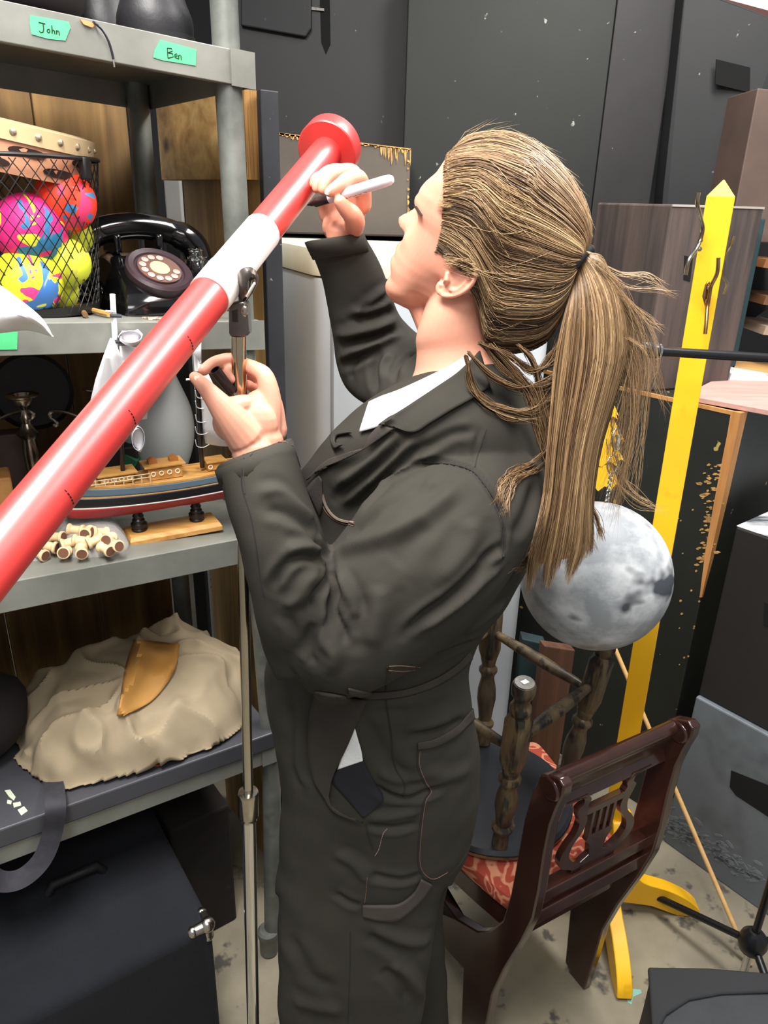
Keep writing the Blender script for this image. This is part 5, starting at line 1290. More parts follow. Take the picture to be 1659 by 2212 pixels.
for (F_, U_, L_), (tx, ty) in LM:
    p = hp0(F_, U_, L_); D = pj(p)[2]; r = ray(tx, ty); t = ORG + r * D; LMs.append((np.array([F_, U_, L_], float), t - np.array(p)))
LMp = np.array([a for a, b in LMs]); LMd = np.array([b for a, b in LMs])
def HP(F_, U_, L_):
    p = np.array(hp0(F_, U_, L_)); d = LMp - np.array([F_, U_, L_ ]); d[:, 2] *= .6
    w_ = 1 / ((d ** 2).sum(1) + 30) ** 1.3; w0 = 1 / (2500.0) ** 1.3
    return Vector(p + (w_[:, None] * LMd).sum(0) / (w_.sum() + w0 * .5))
HT = [  # U, front F, back F, half-width, F of widest
    (131, 12, -30, 14, -10), (127, 30, -48, 30, -10), (118, 52, -68, 50, -12), (104, 72, -82, 63, -14), (86, 86, -92, 70, -16), (64, 94, -97, 74, -18), (44, 95, -97, 75, -18),
    (28, 87, -94, 73, -15), (10, 88, -88, 70, -10), (-10, 91, -80, 66, -4), (-25, 94, -74, 62, 2), (-40, 93, -68, 57, 8), (-54, 88, -62, 52, 12), (-66, 91, -30, 45, 22), (-76, 88, 0, 35, 34), (-84, 80, 18, 22, 46), (-89, 68, 34, 8, 52)]
hq = MB(); NA = 72
def ht(U_):
    a = sorted(HT); us = [r[0] for r in a]; return [float(np.interp(U_, us, [r[i] for r in a])) for i in range(1, 5)]
def hgt(U_, tab): 
    us = sorted(tab); return float(np.interp(U_, [u for u, v in us], [v for u, v in us]))
NOSE = [(40, 0), (32, 3), (24, 8), (14, 15), (4, 23), (-2, 28), (-6, 30), (-11, 27), (-15, 13), (-18, 1), (-22, 0)]
NSIG = [(40, 6), (24, 5.5), (10, 6.5), (0, 9), (-8, 11), (-14, 12), (-20, 10)]
LIP = [(-20, 0), (-24, 5), (-28, 9), (-32, 6), (-33.5, 3), (-36, 6), (-41, 8), (-46, 2), (-50, -3), (-56, 0)]
R = []
Us = [131, 129.5, 127, 123, 118, 111, 104] + list(np.arange(96, 36, -8)) + list(np.arange(36, -60, -1.5)) + [-60, -64, -68, -72, -76, -80, -84, -87, -89]
for U_ in Us:
    ff, bb_, ww, cx_ = ht(U_); row = []
    for k in range(NA):
        a = 2 * math.pi * k / NA; ca_, sa_ = math.cos(a), math.sin(a)
        if ca_ >= 0: F_ = cx_ + (ff - cx_) * abs(ca_) ** .82
        else: F_ = cx_ - (cx_ - bb_) * abs(ca_) ** .92
        L_ = ww * math.copysign(abs(sa_) ** .9, sa_)
        if ca_ > 0:
            F_ += hgt(U_, NOSE) * math.exp(-(L_ / hgt(U_, NSIG)) ** 2)
            F_ += hgt(U_, LIP) * math.exp(-(L_ / 20) ** 2) if -56 < U_ < -20 else 0
            F_ -= 9 * math.exp(-((abs(L_) - 31) / 14) ** 2 - ((U_ - 24) / 10) ** 2)      # eye sockets
            F_ += 5 * math.exp(-((abs(L_) - 30) / 12) ** 2 - ((U_ - 22) / 7) ** 2)       # lids
            F_ += 4 * math.exp(-((abs(L_) - 38) / 16) ** 2 - ((U_ + 4) / 14) ** 2)       # cheeks
            F_ += 3 * math.exp(-((abs(L_) - 26) / 16) ** 2 - ((U_ - 42) / 6) ** 2)       # brow
        row.append(HP(F_, U_, L_))
    R.append(row)
sk = MB(); sk.rings(R)
# ears
for s in (1, -1):
    def E3(x, y, o): return HP(-4 + x, y, s * (69 + o))
    rim = [(6, 8, 1), (8, 18, 4), (2, 27, 7), (-10, 31, 9), (-21, 26, 11), (-26, 14, 12), (-25, 0, 11), (-19, -13, 9), (-11, -24, 7), (0, -31, 5), (8, -27, 2), (8, -18, 0)]
    P = [E3(*p) for p in spline(rim, 5)]; sk.tube(P, [.0027 + (.0016 if 46 < i < 60 else 0) for i in range(len(P))], n=10)
    anti = [(-4, 20, 4), (-14, 16, 7), (-17, 4, 8), (-13, -9, 7), (-5, -16, 5)]
    P = [E3(*p) for p in spline(anti, 5)]; sk.tube(P, .0022, n=8)
    sk.tube([E3(9, 2, 0), E3(5, -4, 4), E3(6, -11, 2)], [.003, .0036, .003], n=8)
    # back plate of the shell
    bp = spline([(8, 20), (-10, 30), (-24, 20), (-25, 0), (-14, -20), (0, -30), (8, -22)], 4); q_ = [E3(x, y, -4 + max(0, -x - 5) * .62 + max(0, abs(y - 2) - 14) * .45) for x, y in bp]
    cc = sum(q_, Vector()) / len(q_)
    sk.rings([[p + HL * s * .0012 for p in q_], [p - HL * s * .0022 for p in q_]])
    sk.rings([[E3(x, y, -14) for x, y in bp], [E3(x * .9, y * .9, -6) for x, y in bp]])
# neck and trunk (mostly under the clothes), limbs
body_loft(sk, [(945, 590, 1110, 560, .955, .935, .10), (912, 685, 1090, 640, .955, .935, .105), (901, 730, 1078, 700, .96, .935, .105), (902, 768, 1085, 745, .965, .94, .11), (893, 815, 1105, 790, .97, .94, .13), (850, 880, 1130, 860, .98, .93, .17), (800, 960, 1150, 950, .98, .93, .20), (720, 1080, 1150, 1080, .98, .93, .20), (690, 1250, 1090, 1250, .97, .93, .19), (650, 1420, 1000, 1400, .95, .92, .18), (660, 1560, 1000, 1550, .94, .91, .19), (670, 1720, 990, 1720, .93, .90, .18)], sub=4)
chain_(sk, [(872, 612, .992, 14), (893, 640, .986, 22), (918, 668, .975, 34), (950, 705, .962, 50), (985, 745, .955, 60)], 18)
near_arm = [(1070, 1010, .86, 60), (960, 1150, .83, 58), (820, 1280, .80, 56), (680, 1385, .79, 50), (620, 1280, .79, 46), (575, 1130, .80, 42), (556, 1020, .815, 42), (548, 975, .825, 48)]
chain_(sk, near_arm, 18)
far_arm = [(930, 850, 1.06, 46), (860, 830, 1.10, 44), (800, 775, 1.11, 40), (775, 680, 1.09, 36), (754, 590, 1.07, 24), (742, 540, 1.05, 28), (738, 505, 1.04, 34)]
chain_(sk, far_arm, 18)
chain_(sk, [(810, 1700, .93, 70), (780, 1950, .895, 62), (755, 2212, .865, 58), (750, 2700, .80, 50)], 18); chain_(sk, [(860, 1680, .98, 70), (840, 1950, 1.0, 60), (835, 2212, .985, 52), (825, 2700, .94, 45)], 18)
# near (left) hand closed round the stand
blob(sk, 536, 918, .832, 66, 58, 30); blob(sk, 565, 890, .846, 44, 50, 28); blob(sk, 506, 915, .826, 48, 44, 26); blob(sk, 552, 955, .834, 62, 48, 36)
chain_(sk, [(575, 925, .845, 34), (583, 870, .848, 26), (573, 815, .852, 20), (550, 797, .860, 17), (530, 789, .872, 16), (508, 778, .884, 15), (484, 778, .876, 14.5), (460, 785, .862, 13.5), (440, 800, .848, 12.5)], 14)
chain_(sk, [(595, 930, .855, 26), (592, 870, .87, 18), (570, 830, .892, 15), (535, 805, .897, 14), (505, 795, .884, 13.5), (492, 803, .868, 13), (502, 817, .856, 12)], 14)
chain_(sk, [(600, 920, .875, 20), (585, 880, .89, 15), (560, 850, .892, 13), (546, 838, .882, 11), (536, 830, .872, 10)], 14)
chain_(sk, [(603, 930, .885, 18), (590, 895, .90, 13), (566, 868, .897, 11), (548, 856, .885, 9.5)], 14)
chain_(sk, [(528, 940, .822, 44), (494, 898, .812, 34), (468, 866, .808, 25), (447, 841, .812, 19), (430, 823, .820, 15), (421, 815, .826, 13)], 16)
chain_(sk, [(500, 880, .818, 24), (525, 872, .828, 20), (550, 872, .840, 18)], 12)
# far (right) hand holding the marker
blob(sk, 745, 455, 1.058, 46, 44, 22); blob(sk, 768, 430, 1.055, 30, 40, 20); blob(sk, 735, 490, 1.052, 40, 36, 24); blob(sk, 752, 490, 1.042, 34, 34, 20); blob(sk, 742, 520, 1.045, 36, 30, 26); blob(sk, 712, 452, 1.062, 26, 34, 16)
chain_(sk, [(786, 445, 1.05, 17), (784, 412, 1.04, 18), (774, 385, 1.020, 18.5), (752, 388, 1.005, 17), (736, 399, .996, 15.5), (720, 410, .992, 13.5), (714, 414, .992, 12.5)], 14)
chain_(sk, [(775, 400, 1.06, 18), (762, 374, 1.045, 18), (738, 372, 1.035, 17), (712, 384, 1.028, 15), (701, 398, 1.022, 13), (698, 409, 1.02, 12)], 14)
chain_(sk, [(760, 395, 1.07, 17), (740, 372, 1.062, 16), (712, 370, 1.052, 14), (692, 384, 1.042, 12.5), (685, 396, 1.036, 11.5), (684, 407, 1.034, 10.5)], 14)
chain_(sk, [(740, 400, 1.08, 16), (716, 384, 1.072, 13), (692, 380, 1.062, 11), (680, 388, 1.052, 10), (677, 398, 1.048, 9.5)], 14)
chain_(sk, [(760, 500, 1.045, 22), (767, 480, 1.018, 22), (760, 464, 1.002, 21), (748, 452, .995, 18), (739, 442, .991, 15.5), (735, 436, .989, 14)], 16)
me = fuse(sk, .0014, 4, .5)
skin = mat('skin', 'd8947b', .5, col2='dda088', scale=12, sss=.35, bump=.04, bscale=220)
person = thing('person', 'person in dark grey coveralls with a blond-brown ponytail, marking the red pole with a marker', 'person', (PY(780, 1850, .93).x, .93, 0))
body = link_mesh('body', me, skin, person)
bv_skin = bvh_of([body])
# nails
nail = mat('nail', 'efc9bb', .25)
def nail_at(px, py, rx, ry, ang=0):
    h = hit(bv_skin, px, py)
    if h[0] is None: return
    c = h[0]; n_ = h[1]; 
    if n_.dot(viewdir(c)) > 0: n_ = -n_
    a = (Vector((math.cos(ang), 0, math.sin(ang))) - n_ * n_.dot(Vector((math.cos(ang), 0, math.sin(ang))))).normalized(); b = n_.cross(a)
    q = MB(); rxm, rym = mpx(c, rx), mpx(c, ry)
    q.rings([[c + n_ * (h_ - .35 * ((a_x * .9) ** 2) * rym) + a * (math.cos(t) * rxm * f) + b * (math.sin(t) * rym * f) for t in [2 * math.pi * k / 16 for k in range(16)] for a_x in (math.sin(t),)] for h_, f in ((-.0006, 1), (.0006, .95), (.0009, .5))])
    q.build('fingernail', nail, body)
nail_at(708, 413, 9, 7, .6); nail_at(425, 815, 6, 9, .3)
# eyelashes and brow
lash = mat('lash', '2a1d1a', .6); q = MB()
for i in range(22):
    s = i / 21; px, py = 899 + 12 * s, 446 + 18 * s; h = hit(bv_skin, px + 1.5, py)
    if h[0] is None: continue
    c = h[0]; d = Vector(ORG + ray(px - 7 + 3 * s, py - 1 + 4 * s) * pj(c)[2]) - c
    q.tube([c, c + d * .5 - viewdir(c) * .001, c + d - viewdir(c) * .002], [.0005, .0004, .0001], n=4)
if q.v: q.build('eyelashes', lash, body)

# ---- coveralls
cl = MB()
TOR = [(925, 800, 1060, 765, .975, .95, .12), (862, 832, 1112, 795, .99, .93, .17), (800, 880, 1140, 850, 1.0, .92, .24), (738, 935, 1162, 920, 1.0, .92, .28), (694, 985, 1178, 985, 1.0, .92, .29), (664, 1035, 1183, 1060, 1.0, .92, .29), (678, 1130, 1172, 1140, 1.0, .92, .28),
       (660, 1230, 1138, 1225, .99, .92, .27), (622, 1335, 1085, 1325, .97, .92, .26), (590, 1440, 1030, 1400, .955, .91, .25), (588, 1500, 1010, 1465, .95, .91, .25), (600, 1570, 1024, 1555, .945, .905, .26), (613, 1660, 1038, 1650, .94, .90, .27), (619, 1740, 1037, 1740, .935, .895, .27), (613, 1830, 1015, 1830, .93, .89, .26), (608, 1930, 975, 1915, .925, .885, .23)]
body_loft(cl, TOR, 2.3, 5, horiz=False)
body_loft(cl, [(612, 1830, 985, 1850, .905, .875, .20), (608, 1950, 948, 1960, .90, .87, .185), (607, 2090, 925, 2090, .885, .855, .17), (608, 2212, 908, 2212, .87, .84, .165), (618, 2500, 890, 2500, .83, .81, .15), (640, 2800, 880, 2800, .80, .78, .14), (650, 3150, 880, 3150, .77, .75, .14)], 2.2, 5)
body_loft(cl, [(700, 1830, 1005, 1840, 1.02, .99, .20), (700, 1960, 957, 1950, 1.02, .99, .18), (695, 2090, 962, 2090, 1.01, .98, .17), (690, 2212, 966, 2212, 1.0, .97, .165), (700, 2500, 950, 2500, .96, .94, .15), (710, 2850, 930, 2850, .93, .91, .14), (715, 3200, 925, 3200, .90, .88, .13)], 2.2, 5)
# near sleeve
body_loft(cl, [(1060, 925, 1170, 1010, .90, .90, .10), (1000, 950, 1165, 1120, .865, .865, .145), (900, 1005, 1110, 1215, .83, .83, .155), (800, 1085, 1020, 1330, .80, .80, .155), (716, 1190, 905, 1420, .785, .785, .15), (650, 1280, 800, 1478, .775, .775, .14), (590, 1330, 720, 1500, .775, .775, .13), (560, 1345, 660, 1487, .78, .78, .10)], 2.1, 6)
body_loft(cl, [(600, 1470, 770, 1450, .785, .785, .10), (566, 1390, 770, 1380, .78, .78, .14), (548, 1300, 742, 1290, .778, .778, .145), (522, 1200, 712, 1195, .785, .785, .14), (500, 1120, 688, 1120, .792, .792, .125), (484, 1060, 660, 1050, .80, .80, .115), (472, 1012, 630, 955, .812, .812, .105), (478, 1000, 624, 950, .813, .813, .095)], 2.1, 6)
cl.rings([sect((505, 1010), (612, 968), .818, .085), sect((470, 1012), (632, 957), .812, .108)], cap=True)
# far sleeve with open cuff
fs = [(880, 895, 985, 770, 1.02, 1.02, .13), (806, 878, 935, 748, 1.06, 1.06, .13), (755, 842, 902, 722, 1.10, 1.10, .125), (731, 790, 876, 698, 1.11, 1.11, .12), (722, 730, 858, 672, 1.105, 1.105, .11), (702, 645, 838, 612, 1.09, 1.09, .095), (688, 585, 812, 552, 1.075, 1.075, .085), (668, 530, 787, 508, 1.055, 1.055, .075)]
body_loft(cl, fs, 2.1, 6)
me = fuse(cl, .0036, 5, .5)
# ---- folds and seams, raised and sunk in the cloth
V = verts(me); bvt = BVHTree.FromPolygons([Vector(v) for v in V], [list(p.vertices) for p in me.polygons])
c2 = lambda L_: [(450 + x / 2.074, 700 + y / 2.074) for x, y in L_]
c3 = lambda L_: [(550 + x / 2.567, 1350 + y / 2.567) for x, y in L_]
c6 = lambda L_: [(560 + x / 3.5675, 480 + y / 3.5675) for x, y in L_]
FOLDS = [  # (points, half width px, height m)
    (c2([(830, 640), (960, 620), (1080, 625), (1180, 655), (1240, 720), (1290, 800), (1325, 900), (1325, 980), (1320, 1050)]), 7, -.0045),
    (c2([(545, 1055), (620, 1000), (740, 960), (850, 920), (960, 860), (1060, 780), (1130, 720)]), 16, .006),
    (c2([(600, 960), (680, 890), (780, 830), (900, 760), (1000, 700)]), 16, -.008),
    (c2([(700, 900), (820, 800), (940, 740), (1040, 690)]), 14, .004),
    (c2([(545, 1060), (505, 1010), (478, 970)]), 9, -.008), (c2([(545, 1072), (450, 1040), (370, 1060), (310, 1130), (280, 1200)]), 10, -.007),
    (c2([(500, 1020), (420, 1000), (340, 1010)]), 12, .005), (c2([(240, 830), (340, 850), (430, 900), (480, 950)]), 12, -.006), (c2([(210, 760), (320, 750), (420, 830), (470, 890)]), 12, .005),
    (c2([(540, 1085), (520, 1160), (480, 1220), (460, 1300)]), 9, -.008), (c2([(500, 1100), (440, 1160), (400, 1230), (330, 1280)]), 14, .006),
    (c2([(548, 1090), (570, 1180), (560, 1280), (600, 1380), (620, 1450)]), 11, -.008), (c2([(580, 1110), (640, 1230), (660, 1330)]), 12, .006), (c2([(520, 1250), (500, 1330), (520, 1420), (560, 1490), (540, 1590)]), 14, .006),
    (c2([(480, 1330), (450, 1440), (470, 1540)]), 12, -.006), (c2([(340, 1300), (400, 1400), (410, 1500)]), 14, -.004), (c2([(700, 1200), (660, 1350), (680, 1500)]), 20, -.004), (c2([(760, 1160), (760, 1300), (720, 1450)]), 22, .005),
    (c2([(1170, 860), (1180, 960), (1120, 1060), (1000, 1180)]), 22, .005), (c2([(980, 880), (900, 1000), (820, 1080)]), 24, -.004),
    (c2([(890, 510), (820, 580), (730, 660), (640, 730), (560, 790)]), 9, -.007), (c2([(840, 510), (760, 590), (660, 660), (560, 720)]), 10, .005), (c2([(960, 540), (860, 620), (760, 720), (680, 800), (620, 860)]), 11, -.007),
    (c2([(930, 510), (860, 580), (770, 660), (690, 740)]), 9, .005), (c2([(1060, 560), (960, 590), (880, 640), (800, 720), (720, 800), (650, 880)]), 10, .006), (c2([(1200, 480), (1100, 490), (1000, 540), (920, 600)]), 9, -.004),
    (c2([(1310, 1000), (1230, 1070), (1150, 1160), (1060, 1240), (960, 1310), (870, 1400)]), 10, -.010), (c2([(1340, 1060), (1240, 1140), (1140, 1230), (1040, 1310), (940, 1380)]), 13, .007),
    (c2([(1380, 1120), (1260, 1220), (1140, 1320), (1000, 1400), (880, 1470)]), 12, -.006), (c2([(1330, 1250), (1200, 1350), (1060, 1430), (900, 1490)]), 13, .006), (c2([(1260, 1400), (1120, 1450), (1000, 1500), (860, 1530)]), 8, -.006),
    (c2([(1215, 470), (1190, 560), (1195, 640)]), 5, -.002),
    (c2([(1480, 700), (1420, 860), (1360, 960)]), 16, -.005), (c2([(1330, 1030), (1260, 1060), (1180, 1100)]), 10, .005),
    # far sleeve
    (c6([(640, 950), (760, 920), (900, 890), (1000, 850), (1090, 820)]), 8, -.009), (c6([(620, 1060), (700, 1000), (840, 960), (960, 900), (1060, 860)]), 9, .006), (c6([(640, 1100), (740, 1070), (860, 1010), (940, 940)]), 8, -.006),
    (c6([(700, 700), (820, 670), (950, 620), (1020, 600)]), 8, .005), (c6([(700, 760), (840, 740), (980, 700), (1060, 690)]), 8, -.007), (c6([(760, 690), (880, 640), (980, 590)]), 7, -.006), (c6([(820, 640), (920, 560), (990, 520)]), 9, .004),
    (c6([(560, 880), (700, 850), (860, 820), (1020, 780)]), 10, .006), (c6([(900, 1310), (890, 1200), (900, 1080), (960, 980)]), 9, -.006), (c6([(960, 1240), (950, 1100), (1000, 1000)]), 9, .005), (c6([(1040, 1240), (1060, 1120), (1140, 1040), (1200, 1000)]), 8, -.005), (c6([(720, 1220), (720, 1120), (760, 1060)]), 8, -.004),
    # lower half
    (c3([(735, 230), (728, 400), (755, 600), (775, 780), (830, 880), (825, 955)]), 3.5, -.003),
    (c3([(600, 480), (660, 620), (760, 760), (860, 860), (960, 920)]), 16, -.005), (c3([(640, 870), (740, 940), (860, 960), (960, 930), (1080, 880)]), 9, -.007), (c3([(680, 800), (800, 850), (940, 860)]), 12, .005), (c3([(620, 1105), (760, 1125), (910, 1100)]), 8, -.006), (c3([(620, 1060), (780, 1060), (920, 1030)]), 10, .005),
    (c3([(840, 620), (960, 600), (1080, 560), (1190, 520)]), 10, -.005), (c3([(800, 560), (960, 540), (1100, 500)]), 16, .006), (c3([(640, 500), (760, 480), (860, 500)]), 12, -.004), (c3([(940, 800), (1060, 840), (1200, 800)]), 16, .004), (c3([(620, 1380), (800, 1410), (920, 1380)]), 9, -.006), (c3([(440, 1490), (520, 1540), (590, 1560)]), 9, -.005),
    (c3([(440, 1260), (560, 1330), (640, 1420)]), 14, .005), (c3([(640, 1660), (760, 1720), (900, 1760), (1000, 1740)]), 14, .006), (c3([(620, 1720), (740, 1790), (880, 1830)]), 12, -.005), (c3([(740, 1870), (840, 1930), (920, 2040), (960, 2150)]), 13, .006), (c3([(700, 1900), (800, 1980), (860, 2100)]), 14, -.006),
    (c3([(180, 1700), (260, 1850), (330, 1960), (480, 2020)]), 20, -.005), (c3([(200, 2080), (340, 2120), (500, 2140)]), 16, .005), (c3([(520, 1980), (530, 2200)]), 4, -.002),
    (c3([(320, 370), (292, 520), (288, 700), (305, 840), (360, 940)]), 8, -.012), (c3([(255, 400), (250, 600), (250, 780), (300, 920)]), 12, .005),
]
disp = np.zeros(len(V)); Nn = normals(me)
for pts, wpx, hgt_ in FOLDS:
    S = spline(pts, 6); P3 = []
    for s in S:
        h = bvt.ray_cast(Vector(ORG), Vector(ray(s[0], s[1])).normalized())
        if h[0] is not None: P3.append(np.array(h[0]))
    # keep the run on one surface
    if len(P3) < 4: continue
    keep = [P3[0]]
    for p in P3[1:]:
        if np.linalg.norm(p - keep[-1]) < .035: keep.append(p)
    P3 = np.array(keep)
    if len(P3) < 4: continue
    wm = wpx * pj(P3[len(P3) // 2])[2] / FP
    lo, hi = P3.min(0) - wm * 3, P3.max(0) + wm * 3
    idx_ = np.where(((V > lo) & (V < hi)).all(1))[0]
    if len(idx_) == 0: continue
    A_ = V[idx_]; best = np.full(len(idx_), 9.0); tt = np.zeros(len(idx_))
    for k in range(len(P3) - 1):
        a, b = P3[k], P3[k + 1]; ab = b - a; t = np.clip(((A_ - a) @ ab) / max(ab @ ab, 1e-12), 0, 1); d = np.linalg.norm(A_ - (a + t[:, None] * ab), axis=1)
        m_ = d < best; best[m_] = d[m_]; tt[m_] = (k + t[m_]) / (len(P3) - 1)
    taper = np.clip(np.minimum(tt, 1 - tt) * 6, .15, 1)
    prof_ = np.exp(-(best / wm) ** 2) - .35 * np.exp(-((best - wm * 2.0) / wm) ** 2)
    disp[idx_] += hgt_ * prof_ * taper
vr = np.random.RandomState(1)
nz_ = np.array([noise.noise(Vector((v[0] * 9 + v[2] * 4, v[1] * 9, v[2] * 13))) for v in V])
nz2 = np.array([noise.noise(Vector((v[0] * 26 + v[2] * 9, v[1] * 26, v[2] * 20 - v[0] * 12))) for v in V])
V2 = V + Nn * (disp + nz_ * .0035 + nz2 * .0018)[:, None]
# open the far cuff: press the end of the sleeve inwards round the wrist
cc_ = (PY(666, 520, 1.055) + PY(785, 495, 1.055)) / 2; ax_ = (PY(739, 580, 1.075) - cc_).normalized(); ax_ = np.array(ax_)
rel = V2 - np.array(cc_); al = rel @ ax_; rad = np.linalg.norm(rel - al[:, None] * ax_, axis=1)
mk = (al < .006) & (rad < mpx(cc_, 50)) & (al > -.02); V2[mk] += ax_ * (.028 * np.clip(1.3 - rad[mk] / mpx(cc_, 50), 0, 1)[:, None])
setverts(me, V2)
cloth = mat('coverall_cloth', '2e2c27', .85, col2='35332d', scale=3.5, spec=.25, bump=.12, bscale=700, detail=4)
cov = link_mesh('coveralls', me, cloth, person)
bvc2 = bvh_of([cov]); bv_all = bvh_of([cov, body])
hem_m = mat('coverall_hem', '2e2925', .85, col2='36302b', scale=30, bump=.15, bscale=400)
stitch_m = mat('stitch', '6d5344', .8)
def seam(pts, name='stitching', r=.0006, m=None, off=.0004, par=None, bv=None, dash=False):
    q = MB(); S = spline(pts, 14); run = []
    def flush():
        nonlocal run
        if len(run) > 2: q.tube(run, r, n=5)
        run = []
    for i, s in enumerate(S):
        h = hit(bv or bvc2, s[0], s[1])
        if h[0] is None: flush(); continue
        n_ = h[1]; p = h[0] + (n_ if n_.dot(viewdir(h[0])) < 0 else -n_) * off
        if run and (p - run[-1]).length > .02: flush()
        run.append(p)
        if dash and i % 4 == 3: flush()
    flush()
    if q.v: return q.build(name, m or stitch_m, par or cov)
seam(c3([(520, 380), (620, 405), (720, 412), (850, 392), (1000, 342), (1120, 272), (1205, 190)]), m=mat('seam_dark', '1f1e1b', .9), name='waist_seam', r=.0012)
belt = drape(bvc2, c3([(520, 352), (620, 372), (735, 372), (860, 352), (1000, 300), (1120, 225), (1195, 150)]), c3([(520, 382), (620, 408), (735, 408), (860, 388), (1000, 340), (1120, 268), (1208, 188)]), hem_m, 'waistband_hem', cov, off=.003, th=.0022, n=48, k=5)
bvh3 = bvh_of([cov, belt])
seam(c3([(740, 378), (860, 358), (1000, 306), (1120, 231), (1195, 158)]), bv=bvh3); seam(c3([(740, 402), (860, 382), (1000, 334), (1120, 262), (1200, 184)]), bv=bvh3)
seam(c3([(745, 228), (820, 226), (920, 235)]), bv=bvh3); seam(c3([(745, 252), (820, 256), (890, 250)]), bv=bvh3)
ph_ = drape(bvc2, c3([(905, 652), (1000, 632), (1110, 570), (1180, 500), (1212, 462)]), c3([(905, 690), (1000, 676), (1110, 622), (1180, 560), (1220, 520)]), hem_m, 'pocket_hem', cov, off=.005, th=.0025, n=40, k=5)
seam(c3([(905, 660), (903, 780), (940, 870), (970, 925), (938, 985), (915, 1150), (905, 1300), (925, 1380), (990, 1422), (1080, 1385), (1160, 1290), (1215, 1140)]), name='pocket_seam', r=.0014, m=MC['seam_dark'], off=0)
seam(c3([(917, 700), (915, 780), (950, 870), (980, 925), (948, 985), (925, 1150), (916, 1300), (936, 1372), (992, 1408), (1070, 1372)]))
loop = drape(bvc2, c3([(600, 1556), (700, 1556), (800, 1548), (880, 1490), (925, 1412)]), c3([(600, 1618), (700, 1640), (800, 1632), (920, 1530), (985, 1442)]), mat('loop_cloth', '3b3531', .8, col2='423b36', scale=30, bump=.15, bscale=400), 'tool_loop', cov, off=.006, th=.003, n=40, k=6)
seam(c3([(735, 1130), (712, 1160), (690, 1240), (668, 1280)]), m=mat('stitch_pale', '8a7468', .8), dash=True); seam(c3([(625, 1400), (618, 1480), (610, 1545)]), dash=True)
seam(c3([(615, 1105), (630, 1160), (655, 1240)]), name='fly_seam', r=.0016, m=MC['seam_dark'], off=0)
seam(c3([(735, 230), (728, 400), (755, 600), (775, 780), (830, 880), (825, 955)]), name='side_seam', r=.0013, m=MC['seam_dark'], off=0)
seam(c3([(530, 1700), (528, 1900), (515, 2210)]), name='leg_seam', r=.0010, m=MC['seam_dark'], off=0)
# hip opening: facing, white shirt tail, navy shorts
drape(bvc2, c3([(335, 372), (303, 520), (300, 700), (322, 850), (380, 948), (450, 1040), (600, 1098)]), c3([(622, 420), (562, 560), (512, 680), (452, 800), (420, 900), (430, 1010), (602, 1100)]), mat('facing_cloth', '282420', .85, col2='2f2a26', scale=20, bump=.15, bscale=300), 'front_facing', cov, off=.009, th=.003, n=48, k=10)
drape(bvc2, c3([(555, 570), (520, 640), (488, 715), (460, 800)]), c3([(556, 572), (575, 640), (592, 700), (600, 752)]), mat('shirt_white', 'dfe1e2', .8, bump=.5, bscale=60), 'shirt_tail', person, off=.0045, th=.002, n=30, k=10)
drape(bvc2, c3([(462, 797), (428, 862), (500, 950), (600, 1064)]), c3([(596, 738), (650, 850), (714, 966), (606, 1066)]), mat('navy_shorts', '14141c', .85), 'shorts', person, off=.0030, th=.002, n=30, k=10)
# shirt collar, coverall collar and lapel
sh_c = drape(bv_all, [(452 + x / 2.074, 700 + y / 2.074) for x, y in ((1160, 132), (1060, 196), (960, 246), (850, 296), (770, 325), (715, 350))], c2([(1180, 178), (1070, 262), (960, 335), (850, 405), (770, 455), (676, 484)]), mat('shirt_collar_m', 'aeadb0', .8, col2='b8b7ba', scale=10, bump=.2, bscale=120), 'shirt_collar', person, off=.006, th=.002, n=50, k=8, smooth_it=6)
bv4 = bvh_of([cov, body, sh_c])
cc4 = drape(bv4, c2([(1215, 120), (1120, 215), (1010, 292), (900, 362), (820, 412), (765, 452)]), c2([(1260, 280), (1180, 335), (1090, 385), (1000, 440), (915, 485), (800, 448)]), cloth, 'collar', cov, off=.007, th=.0035, n=50, k=10, smooth_it=10)
bv5 = bvh_of([cov, body, sh_c, cc4])
seam(c2([(1240, 290), (1170, 328), (1080, 378), (1000, 430), (915, 474), (815, 446)]), bv=bv5, m=MC['seam_dark'], name='collar_edge', r=.0012)
drape(bvc2, c2([(768, 452), (720, 505), (690, 560), (600, 585), (520, 620), (440, 700)]), c2([(830, 470), (760, 520), (720, 545), (680, 572), (600, 610), (500, 650)]), hem_m, 'lapel', cov, off=.007, th=.003, n=50, k=6)
drape(bvc2, c2([(620, 478), (560, 484), (548, 520), (565, 560)]), c2([(640, 486), (575, 500), (568, 530), (600, 540)]), cloth, 'lapel_loop', cov, off=.008, th=.003, n=24, k=4)
# sleeve seams
seam(c2([(960, 622), (1080, 627), (1180, 657), (1240, 722), (1290, 802), (1325, 902), (1327, 980), (1320, 1050)]), name='armhole_seam', r=.0016, m=MC['seam_dark'], off=-.0002)
seam(c2([(160, 600), (150, 720), (190, 860), (215, 1000), (230, 1120), (250, 1220)]), name='sleeve_seam', r=.0009, m=MC['seam_dark'], off=0)
seam(c2([(1245, 470), (1215, 560), (1195, 640)]), name='yoke_seam', r=.0008, m=MC['seam_dark'], off=0)
# breast pocket
drape(bvc2, c2([(440, 735), (470, 700), (496, 680)]), c2([(500, 860), (512, 800), (508, 700)]), hem_m, 'pocket_panel', cov, off=.003, th=.002, n=20, k=6)
seam(c2([(496, 682), (512, 760), (535, 825), (580, 872), (655, 892)]), name='pocket_edge', r=.0018, m=mat('hem_light', '665a4f', .85), off=.001)
seam(c2([(486, 690), (500, 770), (526, 838), (578, 884), (650, 904)]))
